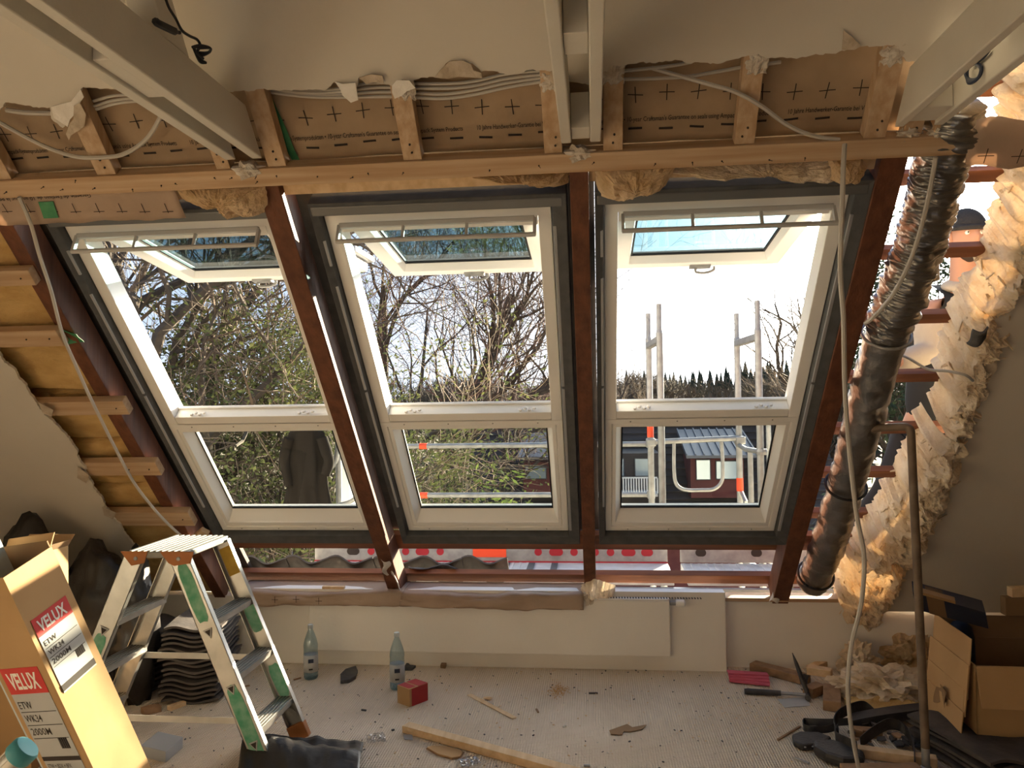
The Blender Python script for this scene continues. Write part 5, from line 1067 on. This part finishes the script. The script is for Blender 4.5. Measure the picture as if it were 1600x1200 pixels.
zdk = gy(800, 879, 5.41).z
xd0, xd1 = gy(492, 870, 5.42).x, gy(1043, 870, 5.42).x
tD, bD = deck(xd0, xd1, zdk, 'long scaffold deck with red-holed side beam below the left and middle windows', [(552, .045), (580, .026), (634, .026), (660, .048), (688, .026), (841, .026), (869, .048), (897, .026), (930, .026), (954, .026), (982, .048), (1011, .04)])
o0, o1 = gy(739, 872, 5.419), gy(791, 863, 5.419)
MB().box(o0.x, o1.x, 5.416, 5.4185, zdk + .035, zdk + .115).build('orange_sticker', 'orange_red', bD)
for px in (788, 828, 865): c = gy(px, 888, 5.2).x; MB().box(c - .022, c + .022, 5.03, 5.38, zdk + .005, zdk + .0065).build('grey_strip', 'collar', tD)
deck(gy(1063, 870, 5.42).x, gy(1330, 870, 5.42).x, zdk, 'shorter scaffold deck below the right window', [(1095, .036), (1182, .036), (1280, .036)], False)
xg = gy(1053, 880, 5.3).x; t = thing('toe_board', 'grey scaffold board lying below the decks behind the wall top', 'board', (0, 5.0, .30)); MB().box(-.2, 1.5, 4.93, 4.98, .28, .40).build('board', 'steel', t)
# jacket hung on the rail
t = thing('jacket', 'dark jacket hanging on the scaffold outside the left window', 'jacket', gy(475, 680, 6.0))
def jk(u, v):
    top = gy(478, 668, 6.0); bot = gy(480, 800, 6.0); p = top.lerp(bot, v); hw = .13 + .05 * v + .015 * sin(6 * v); a = 2 * pi * u; f = (.020 * sin(5 * a + 3 * v) + .016 * sin(9 * a - 4 * v) + .02 * mn.noise(V((3 * cos(a), 3 * sin(a), 3 * v)))) * (0.3 + v)
    return p + V(((hw * (.72 if v < .06 else 1) + f) * cos(a), (.06 + .03 * v + f * .5) * sin(a), .02 * sin(3 * a) * v))
MB().grid(jk, 40, 16).build('body', 'jacket', t, smooth=True)
for sg, pts in ((-1, ((452, 685), (445, 715), (449, 742), (453, 760))), (1, ((503, 684), (510, 706), (514, 722), (508, 742)))):
    MB().tube(spline([gy(*q, 5.95) for q in pts], 6), [.045] * 8 + [.04] * 8 + [.036] * 3, 12).build('sleeve', 'jacket', t, smooth=True)
# ---------------------------------------------------- trees
def tree(px, Y, h, label, seed, cat='tree', lean=(0, 0), r0=.2, kids=(7, 7, 6, 5), spread=1., fork=.25, twig='twig', group=None, leaf=None, leafn=0, z0=None, lsz=.12, zig=.22, up=.12):
    R_ = random.Random(seed); x0 = gy(px, 640, Y).x; z0 = GZ + .0 if z0 is None else z0
    t = thing('bare_tree' if not leaf else 'leafy_tree', label, cat, (x0, Y, z0), group); parts = [MB(), MB(), MB()]; tips = []
    def grow(p, d, L, r, lv):
        n = (9, 6, 5, 4, 3)[lv]; pts = [p.copy()]; rs = [r]; q = p.copy(); dd = d.copy()
        for i in range(n):
            dd = (dd + V((R_.gauss(0, 1), R_.gauss(0, 1), R_.gauss(0, 1))) * zig * (.35 if lv == 0 else 1) + V((0, 0, up if lv else .1))).normalized()
            q = q + dd * L / n; pts.append(q.copy()); rs.append(max(r * (1 - .72 * (i + 1) / n), .004))
        parts[0 if lv == 0 else 1 if lv < 3 else 2].tube(pts, rs, (9, 6, 4, 3, 3)[lv], cap=False)
        if lv >= 3: tips.append(pts[-1]); tips.append(pts[len(pts) // 2])
        if lv >= len(kids): return
        for k in range(kids[lv]):
            f = (fork + (1 - fork) * (k + R_.random()) / kids[lv]) if lv == 0 else (.18 + .82 * (k + R_.random()) / kids[lv]); i = min(int(f * n), n - 1); b = pts[i].lerp(pts[i + 1], f * n - i)
            ax = (pts[i + 1] - pts[i]).normalized(); o = ax.orthogonal().normalized(); o.rotate(Matrix.Rotation(R_.uniform(0, 2 * pi), 3, ax)); an = R_.uniform(.5, 1.1) * spread
            nd_ = (ax * cos(an) + o * sin(an)).normalized(); grow(b, nd_, L * R_.uniform(.42, .68) * (1.05 - .45 * f if lv == 0 else 1), rs[i] * R_.uniform(.45, .65), lv + 1)
    grow(V((x0, Y, z0)), V((lean[0], lean[1], 1)).normalized(), h * .8, r0, 0)
    parts[0].build('trunk', 'bark', t); parts[1].build('branches', 'bark', t)
    w = parts[2].build('twigs', twig, t); w['kind'] = 'stuff'
    if leaf:
        m = MB()
        for i in range(leafn):
            p = R_.choice(tips) + V((R_.gauss(0, .16), R_.gauss(0, .16), R_.gauss(0, .13))); a = V((R_.gauss(0, 1), R_.gauss(0, 1), R_.gauss(0, .6))).normalized() * lsz * R_.uniform(.5, 1.2); b = a.orthogonal().normalized() * lsz * R_.uniform(.3, .6)
            m.add([p - a, p - b, p + a, p + b], [(0, 1, 2, 3)])
        o = m.build('foliage', leaf, t); o['kind'] = 'stuff'
    return t
tree(700, 22, 13.5, 'large bare oak with a broad crown in the middle window', 4, r0=.34, kids=(9, 8, 7, 5), spread=1.05, fork=.42, twig='twig')
tree(815, 25, 10.6, 'lower bare tree with reddish twigs in the middle window, right of the oak', 12, r0=.2, kids=(8, 7, 6, 5), fork=.4, twig='twig_red')
tree(585, 19, 13.2, 'bare tree with dense twigs beside the left jamb of the middle window', 21, r0=.24, kids=(9, 7, 6, 5), fork=.4, twig='twig_red')
tree(500, 11.5, 15.5, 'big dark bare tree with heavy crooked limbs in the left window', 33, lean=(-.16, 0), r0=.30, kids=(12, 7, 6, 4), spread=1.15, fork=.40, zig=.3, up=.04)
tree(345, 15, 16, 'tall bare tree behind the heavy limbs at the left edge of the left window', 38, lean=(.02, 0), r0=.26, kids=(11, 7, 6, 4), fork=.4, twig='twig_pale', zig=.26)
tree(978, 48, 10.2, 'small pale bare tree above the forest in the right window', 46, r0=.2, kids=(9, 6, 6, 4), fork=.5, twig='twig_pale', spread=.8)
tree(1285, 30, 12.6, 'pale bare oak at the right edge of the right window', 52, r0=.3, kids=(9, 7, 6, 5), fork=.45, twig='twig_pale', spread=.72)
tree(1462, 26, 11.0, 'dark leafy tree seen between the duct and the battens', 61, r0=.22, kids=(11, 6, 6, 4), fork=.3, leaf='leaf_dark', leafn=9000, lsz=.11, spread=.42, up=.25)
tree(432, 9.6, 8.9, 'green evergreen with ragged sprays low in the left window', 71, r0=.16, kids=(14, 7, 6, 3), fork=.35, leaf='leaf', leafn=21000, lsz=.042, spread=.72, up=.05)
tree(400, 12, 9.0, 'olive green bushy tree low at the left of the left window', 77, r0=.14, kids=(12, 7, 6, 3), fork=.25, twig='twig_pale', leaf='leaf', leafn=12000, lsz=.045, spread=.9, up=.02)
def bush(px, py_top, Y, w, label, seed, leaf, n, lsz, group=None):
    R_ = random.Random(seed); c = gy(px, py_top, Y); h = c.z - GZ; t = thing('shrub', label, 'shrub', (c.x, Y, GZ), group); st = MB(); m = MB()
    for i in range(70):
        a = R_.uniform(0, 2 * pi); rr = w * sqrt(R_.random()); top = V((c.x + rr * cos(a) * 1.1, Y + rr * sin(a), GZ + h * (1 - .55 * (rr / w) ** 2) * R_.uniform(.8, 1.0))); b = V((c.x + rr * .3 * cos(a), Y + rr * .3 * sin(a), GZ))
        pts = spline([b, b.lerp(top, .5) + V((R_.gauss(0, .12), R_.gauss(0, .12), .2)), top], 3); st.tube(pts, [.02 * (1 - .12 * k) for k in range(len(pts))], 3, cap=False)
        for j in range(n // 70):
            f = R_.uniform(.35, 1.02); p = b.lerp(top, f) + V((R_.gauss(0, .13), R_.gauss(0, .13), R_.gauss(0, .12))); a_ = V((R_.gauss(0, 1), R_.gauss(0, 1), R_.gauss(.5, .6))).normalized() * lsz * R_.uniform(.6, 1.3); b_ = a_.orthogonal().normalized() * lsz * .3
            m.add([p - a_, p - b_, p + a_, p + b_], [(0, 1, 2, 3)])
    st.build('stems', 'twig', t)['kind'] = 'stuff'; m.build('foliage', leaf, t)['kind'] = 'stuff'
bush(780, 716, 13, 1.15, 'bright green bush before the dark house roof in the middle lower pane', 5, 'leaf_light', 7000, .085)
for i, (px, py, Y, w, lf, l) in enumerate(((400, 655, 12, 1.5, 'leaf', 'olive green shrub behind the left lower pane, left half'), (500, 650, 13, 1.4, 'leaf', 'olive green shrub behind the jacket in the left lower pane'), (320, 640, 12.5, 1.4, 'twig_pale', 'straw coloured shrub at the left edge of the left lower pane'), (640, 650, 16, 1.5, 'twig', 'brown twiggy shrub at the left of the middle lower pane'), (705, 662, 18, 1.3, 'leaf_dark', 'dark shrub before the house roof in the middle lower pane'),
        (420, 872, 7.6, 1.0, 'leaf_dark', 'dark conifer shrub seen under the left window'), (560, 880, 7.8, .8, 'leaf_dark', 'dark shrub seen under the window beside the torn rafter'), (1230, 880, 7.6, .9, 'leaf_dark', 'dark shrub seen below the right window by the duct'), (1330, 700, 9, 1.4, 'leaf_dark', 'dark shrub behind the duct and battens'))):
    bush(px, py, Y, w, l, 30 + i, lf, 4200, .075, 'garden shrubs behind the scaffold')
# far forest
def conifer(seed):
    R_ = random.Random(seed); t = thing('conifer', 'dark conifer in the far forest edge', 'tree', (0, 0, 0), 'conifers of the far forest'); m = MB(); n = 15
    for k in range(n):
        f = k / n; r = 2.3 * (1 - f) ** .8 + .12; z = 1.5 + 10.5 * f; q = 9; o = len(m.v); m.v.append((0, 0, z + 1.5))
        for i in range(2 * q): g = pi * i / q + k; rr = r * (R_.uniform(.75, 1.15) if i % 2 else R_.uniform(.35, .55)); m.v.append((rr * cos(g), rr * sin(g), z - (.5 if i % 2 else 0) + R_.uniform(-.15, .15)))
        for i in range(2 * q): m.f.append((o, o + 1 + i, o + 1 + (i + 1) % (2 * q)))
    MB().tube([(0, 0, 0), (0, 0, 11)], [.25, .05], 6).build('trunk', 'bark', t); m.build('needles', 'conifer', t); return t
def broad(seed):
    R_ = random.Random(seed); t = thing('far_tree', 'brownish bare tree in the far forest edge', 'tree', (0, 0, 0), 'bare trees of the far forest'); m = MB(); b = MB()
    def gr(p, d, L, r, lv):
        q = p + d * L; q2 = p + d * L * .5 + V((R_.gauss(0, .1), R_.gauss(0, .1), 0)) * L; (b if lv < 2 else m).tube([p, q2, q], [r, r * .8, r * .5], 4 if lv < 2 else 3, cap=False)
        if lv < 5:
            for i in range(4 if lv < 4 else 3):
                dd = (d + V((R_.gauss(0, 1), R_.gauss(0, 1), R_.gauss(.25, .6))) * .62).normalized(); gr(p.lerp(q, R_.uniform(.55, 1)), dd, L * R_.uniform(.6, .8), max(r * .55, .03), lv + 1)
    gr(V((0, 0, 0)), V((0, 0, 1)), 4.2, .25, 0); b.build('trunk', 'bark', t); m.build('twigs', 'brown_wood', t)['kind'] = 'stuff'; return t
R_ = random.Random(77); prot = [conifer(i) for i in range(3)]; prb = [broad(i) for i in range(2)]; used = set()
def put(p, loc, sc):
    if p.name not in used: used.add(p.name); r = p; r.location = loc; r.rotation_euler = (0, 0, R_.uniform(0, 6))
    else: r = dup(p, loc, R_.uniform(0, 6))
    r.scale = (sc, sc, sc)
for i in range(92):
    px = 930 + 500 * (i + R_.random()) / 92 if i < 78 else R_.uniform(560, 930); Y = R_.uniform(75, 105); base = 595 - (25 * math.exp(-((px - 1215) / 70) ** 2)) - R_.uniform(-4, 22); p = gy(px, base, Y); z0 = GZ + max(0, Y - 40) * .012 - .6
    put(R_.choice(prot), (p.x, Y, z0), (p.z - z0) / 13.0)
for i in range(56):
    px = R_.uniform(600, 1420); Y = R_.uniform(55, 74); p = gy(px, R_.uniform(590, 606), Y); z0 = GZ + (Y - 40) * .012 - .3
    put(R_.choice(prb), (p.x, Y, z0), (p.z - z0) / 10.0)
# ---------------------------------------------------- neighbouring house with dormers
M['far_roof'] = mat('dark_house_roof', (.050, .042, .040), .8, col2=(.075, .062, .055), scale=2.5, stretch=(1, 3, 3))
M['far_wall'] = mat('red_brown_cladding', (.19, .06, .05), .8, col2=(.15, .045, .04), scale=3)
M['zinc'] = mat('grey_zinc_roof', (.16, .165, .18), .5, metal=.3)
M['far_pane'] = mat('reflecting_far_pane', (.30, .38, .44), .15, spec=.6, metal=.2)
hx0, hx1 = gy(722, 700, 27).x, gy(1330, 700, 27).x; hy0, hy1 = 26.4, 31.5; ez, rz = -3.2, 1.15
t = thing('neighbour_house', 'neighbouring house with a large dark tiled roof, dormers and a white balcony', 'house', ((hx0 + hx1) / 2, 29, GZ))
MB().box(hx0 + .4, hx1 - .4, hy0 + .4, 36, GZ, ez).build('house_wall', 'far_wall', t)
sl_ = V((0, hy1 - hy0, rz - ez)); MB().obox((hx0, hy0, ez), V((hx1 - hx0, 0, 0)), sl_, V((0, .1, -.15))).build('roof_front', 'far_roof', t); MB().obox((hx0, 36.6, ez), V((hx1 - hx0, 0, 0)), V((0, hy1 - 36.6, rz - ez)), V((0, -.1, -.15))).build('roof_rear', 'far_roof', t)
m = MB()
for k in range(18): f = (k + .5) / 18; m.obox(V((hx0, hy0, ez)) + sl_ * f + V((0, -.04, .05)), V((hx1 - hx0, 0, 0)), sl_ * .012, V((0, -.02, .03)))
m.build('tile_courses', 'far_roof', t)['kind'] = 'stuff'
def rect(par, x0p, x1p, y0p, y1p, Y, nm_, m_, dep=.05, fr=None):
    a, b = gy(x0p, y1p, Y), gy(x1p, y0p, Y); o = MB().box(a.x, b.x, Y, Y + dep, a.z, b.z).build(nm_, m_, par)
    return o
dd_ = rect(t, 1080, 1162, 716, 778, 27.2, 'dormer', 'far_wall', 2.8)
a, b = gy(1072, 716, 27.0), gy(1168, 698, 28.9); MB().obox((a.x, 26.9, a.z), V((b.x - a.x, 0, 0)), V((0, 3.0, .75)), V((0, 0, .10))).build('dormer_roof', 'zinc', dd_)
m = MB()
for k in range(9): m.obox((a.x + (b.x - a.x) * k / 8.3, 26.9, a.z + .1), V((.04, 0, 0)), V((0, 3.0, .75)), V((0, 0, .05)))
m.build('roof_seams', 'zinc', dd_)['kind'] = 'stuff'
for x0p, x1p, y0p, y1p in ((1089, 1109, 719, 749), (1120, 1153, 721, 748)):
    w = rect(t, x0p - 1.5, x1p + 1.5, y0p - 1.5, y1p + 1.5, 27.14, 'window', 'collar', .05); rect(w, x0p, x1p, y0p, y1p, 27.12, 'pane', 'far_pane', .03)
d2 = rect(t, 818, 872, 722, 775, 27.2, 'dormer', 'far_wall', 2.6); a, b = gy(808, 716, 27.0), gy(880, 700, 28.9); MB().obox((a.x, 26.9, a.z - .05), V((b.x - a.x, 0, 0)), V((0, 2.9, .7)), V((0, 0, .10))).build('dormer_roof', 'zinc', d2)
w = rect(t, 820, 854, 727, 749, 27.14, 'window', 'collar', .05); rect(w, 821.5, 852.5, 729, 747.5, 27.12, 'pane', 'far_pane', .03)
d3 = rect(t, 950, 1030, 708, 795, 27.2, 'dormer', 'far_roof', 2.4)
for x0p, x1p in ((955, 974), (993, 1016)):
    w = rect(t, x0p - 1.5, x1p + 1.5, 716, 745, 27.14, 'window', 'collar', .05); rect(w, x0p, x1p, 717, 743.5, 27.12, 'pane', 'far_pane', .03)
bt = MB(); a, b = gy(962, 770, 26.2), gy(1027, 746, 26.2)
MB().box(a.x, b.x, 26.18, 26.22, b.z - .03, b.z + .02).build('balcony_rail', 'white_frame', t); MB().box(a.x, b.x, 26.1, 27.1, a.z - .12, a.z - .02).build('balcony_slab', 'deck', t)
for k in range(17): MB().box(a.x + (b.x - a.x) * k / 16 - .022, a.x + (b.x - a.x) * k / 16 + .022, 26.18, 26.22, a.z - .02, b.z - .03).build('baluster', 'white_frame', t)
# white cornice of the next dormer on the same roof
p0, p1 = gy(516, 420, 6.4), gy(563, 384, 6.4)
t = thing('dormer_cornice', 'white moulded dormer cornice beside the left jamb of the middle window', 'dormer_cornice', (p0.x, 6.5, GZ))
MB().box(gy(533, 500, 6.5).x, gy(545, 500, 6.5).x, 6.45, 6.7, GZ, p1.z - .08).build('shaft', 'white_frame', t); MB().box(p0.x - .14, p1.x - .05, 6.31, 6.79, p1.z - .16, p1.z - .07).build('moulding', 'white_frame', t, bevel=.02); MB().box(p0.x - .18, p1.x, 6.27, 6.83, p1.z - .07, p1.z - .02).build('cap', 'collar_light', t, bevel=.01)  # cornice pieces on a slim shaft added to hold them up

# ================================================================== the worker outside on the battens
M['skin'] = mat('skin', (.50, .27, .18), .6)
M['vest'] = mat('black_work_vest', (.012, .013, .016), .8)
M['sleeve'] = mat('beige_sleeve', (.46, .40, .32), .9, bump=.2, bscale=25)
M['trousers'] = mat('black_trousers', (.012, .013, .018), .85)
M['beanie'] = mat('dark_knit', (.03, .03, .032), .95, bump=.4, bscale=120)
M['hair'] = mat('dark_beard', (.035, .022, .015), .9)
def skin(nm_, joints, edges, m, par, sub=2, root=0):
    names = list(joints); me = bpy.data.meshes.new(nm_); me.from_pydata([tuple(joints[k][0]) for k in names], [(names.index(a), names.index(b)) for a, b in edges], []); me.materials.append(M[m])
    o = bpy.data.objects.new(nm_, me); COL.objects.link(o); sk = o.modifiers.new('skin', 'SKIN'); sk.use_smooth_shade = True
    for i, k in enumerate(names):
        r = joints[k][1]; v = me.skin_vertices[0].data[i]; v.radius = r if isinstance(r, tuple) else (r, r); v.use_root = (i == root)
    b = o.modifiers.new('sub', 'SUBSURF'); b.levels = b.render_levels = sub
    bpy.context.view_layer.update(); me2 = bpy.data.meshes.new_from_object(o.evaluated_get(bpy.context.evaluated_depsgraph_get())); o.modifiers.clear(); o.data = me2; me2.name = nm_
    me2.polygons.foreach_set('use_smooth', [True] * len(me2.polygons)); adopt(o, par); return o
hc = gy(1511, 371, 3.95); feet = (W(1.50, .27, -.20), W(1.72, .27, -.20))
t = thing('person', 'worker in black beanie, black vest and beige sleeves standing outside behind the battens', 'person', (feet[0] + feet[1]) / 2)
J = {}
J['pelvis'] = (gy(1452, 672, 4.28), (.13, .10)); J['waist'] = (gy(1466, 610, 4.22), (.13, .095)); J['chest'] = (gy(1484, 535, 4.12), (.125, .09)); J['neck'] = (gy(1503, 442, 4.0), .055); J['skull'] = (hc + V((0, .02, .0)), .072)
J['shr'] = (gy(1452, 474, 4.06), .06); J['elr'] = (gy(1450, 552, 4.02), .046); J['wrr'] = (gy(1398, 566, 3.86), .030); J['pmr'] = (gy(1376, 568, 3.82), (.036, .018))
J['shl'] = (gy(1542, 476, 4.06), .06); J['ell'] = (gy(1572, 560, 4.02), .046); J['wrl'] = (gy(1560, 508, 3.74), .030); J['pml'] = (gy(1556, 494, 3.66), (.036, .018))
J['hpr'] = (J['pelvis'][0] + V((-.10, 0, -.06)), .085); J['hpl'] = (J['pelvis'][0] + V((.10, 0, -.06)), .085)
for k, f, sx in (('r', feet[0], -1), ('l', feet[1], 1)):
    h = J['hp' + k][0]; kn = h.lerp(f, .5) + V((0, -.05, .0)); an = f + V((0, .05, .08)); J['kn' + k] = (kn, .062); J['an' + k] = (an, .042); J['to' + k] = (f + V((0, -.10, .035)), .036)
E_ = [('pelvis', 'waist'), ('waist', 'chest'), ('chest', 'neck'), ('neck', 'skull'), ('chest', 'shr'), ('shr', 'elr'), ('elr', 'wrr'), ('wrr', 'pmr'), ('chest', 'shl'), ('shl', 'ell'), ('ell', 'wrl'), ('wrl', 'pml'), ('pelvis', 'hpr'), ('pelvis', 'hpl'), ('hpr', 'knr'), ('knr', 'anr'), ('anr', 'tor'), ('hpl', 'knl'), ('knl', 'anl'), ('anl', 'tol')]
BJ = dict(J); BE = list(E_)
for k in 'rl':                                                       # five fingers hooked over the batten
    p = J['pm' + k][0]; d = (p - J['wr' + k][0]).normalized(); s_ = d.cross(V((0, 0, 1))).normalized(); dn = V((0, 0, -1))
    for i, (off, L) in enumerate(((-.030, .070), (-.010, .080), (.011, .075), (.030, .058))):
        a = p + s_ * off + d * .03; b = a + d * L * .5; c = b + d * L * .25 + dn * L * .35
        for q, (v, r) in enumerate(((a, .0095), (b, .0088), (c, .0075))): BJ['f%s%d%d' % (k, i, q)] = (v, r)
        BE += [('pm' + k, 'f%s%d0' % (k, i)), ('f%s%d0' % (k, i), 'f%s%d1' % (k, i)), ('f%s%d1' % (k, i), 'f%s%d2' % (k, i))]
    a = p - d * .02 - s_ * .04; b = a + d * .035 - s_ * .02
    BJ['t%s0' % k] = (a, .011); BJ['t%s1' % k] = (b, .009); BE += [('pm' + k, 't%s0' % k), ('t%s0' % k, 't%s1' % k)]
skin('body', BJ, BE, 'skin', t)
g = lambda k, r, o=(0, 0, 0): (J[k][0] + V(o), r)
skin('vest', {'pelvis': g('pelvis', (.165, .13)), 'waist': g('waist', (.17, .13)), 'chest': g('chest', (.19, .135)), 'nk': (J['neck'][0].lerp(J['chest'][0], .12), .10), 'shr': g('shr', .092), 'shl': g('shl', .092)}, [('pelvis', 'waist'), ('waist', 'chest'), ('chest', 'nk'), ('chest', 'shr'), ('chest', 'shl')], 'vest', t)
for k in 'rl':
    up = J['sh' + k][0].lerp(J['el' + k][0], .12)
    skin('sleeve', {'a': (up, .085), 'b': g('el' + k, .066), 'c': (J['el' + k][0].lerp(J['wr' + k][0], .5), .058), 'd': (J['el' + k][0].lerp(J['wr' + k][0], .95), .046)}, [('a', 'b'), ('b', 'c'), ('c', 'd')], 'sleeve', t)
skin('trousers', {'p': g('pelvis', (.165, .125), (0, 0, -.03)), 'hr': g('hpr', .11), 'hl': g('hpl', .11), 'kr': g('knr', .088), 'kl': g('knl', .088), 'ar': g('anr', .07), 'al': g('anl', .07)}, [('p', 'hr'), ('p', 'hl'), ('hr', 'kr'), ('hl', 'kl'), ('kr', 'ar'), ('kl', 'al')], 'trousers', t)
for k in 'rl': skin('boot', {'a': g('an' + k, .06), 'b': (J['an' + k][0] + V((0, -.02, -.04)), .055), 'c': g('to' + k, .048)}, [('a', 'b'), ('b', 'c')], 'leather', t)
skin('collar', {'a': (J['neck'][0] + V((0, .02, -.05)), .115), 'b': (J['neck'][0] + V((-.005, 0, .03)), .088)}, [('a', 'b')], 'sleeve', t)
hd = MB()
def hp(u, v):
    th, ph = pi * v, 2 * pi * u; x, y, z = sin(th) * cos(ph), -sin(th) * sin(ph), cos(th); k = 1.
    X, Y_, Z_ = .074 * x, .092 * y, .118 * z
    if z < 0: X *= 1 + .22 * z; Y_ *= 1 + .12 * z
    f = max(0, -y)
    Y_ -= .026 * math.exp(-((x / .16) ** 2 + ((z + .12) / .22) ** 2)) * f + .012 * math.exp(-((x / .3) ** 2 + ((z + .42) / .12) ** 2)) * f + .010 * math.exp(-((x / .35) ** 2 + ((z + .85) / .2) ** 2))
    Y_ += .014 * (math.exp(-(((x - .42) / .2) ** 2 + ((z - .08) / .14) ** 2)) + math.exp(-(((x + .42) / .2) ** 2 + ((z - .08) / .14) ** 2))) * f
    return hc + V((X, Y_, Z_))
h_ = hd.grid(hp, 40, 30).build('head', 'skin', t, smooth=True)
for sx in (-1, 1):
    MB().lathe([(0, -.011), (.008, -.008), (.0115, 0), (.008, .008), (0, .011)], hc + V((.031 * sx, -.072, .010)), 12).build('eye', 'white_frame', h_, smooth=True)
    MB().lathe([(0, -.005), (.0045, 0), (0, .005)], hc + V((.031 * sx, -.083, .010)), 10).build('iris', 'ink', h_, smooth=True)
    MB().tube([hc + V((.016 * sx, -.088, .030)), hc + V((.033 * sx, -.086, .034)), hc + V((.050 * sx, -.075, .028))], .004, 6).build('eyebrow', 'hair', h_)
    MB().lump(hc + V((.075 * sx, .01, -.005)), (.012, .022, .034), 3, .2, 3, 2).build('ear', 'skin', h_, smooth=True)
MB().tube([hc + V((-.024, -.089, -.052)), hc + V((0, -.098, -.050)), hc + V((.024, -.089, -.052))], .005, 6).build('mouth', 'ink_red', h_)
MB().grid(lambda u, v: hp(.02 + .46 * u, .70 + .26 * v) + (hp(.02 + .46 * u, .70 + .26 * v) - hc).normalized() * .006, 24, 8).build('beard', 'hair', h_, smooth=True)
def bn(u, v):
    th, ph = pi * .5 * v * .94, 2 * pi * u; return hc + V((.088 * sin(th) * cos(ph), .01 + .106 * sin(th) * sin(ph), .034 + .105 * cos(th) + .012 * sin(th) * sin(ph)))
MB().grid(bn, 36, 12, (0, 0, .004)).build('beanie', 'beanie', t, smooth=True)
MB().tube([hc + V((.088 * cos(a), .01 + .106 * sin(a), .044 + .012 * sin(a))) for a in [2 * pi * i / 28 for i in range(29)]], .013, 8).build('beanie_rim', 'beanie', t, smooth=True)
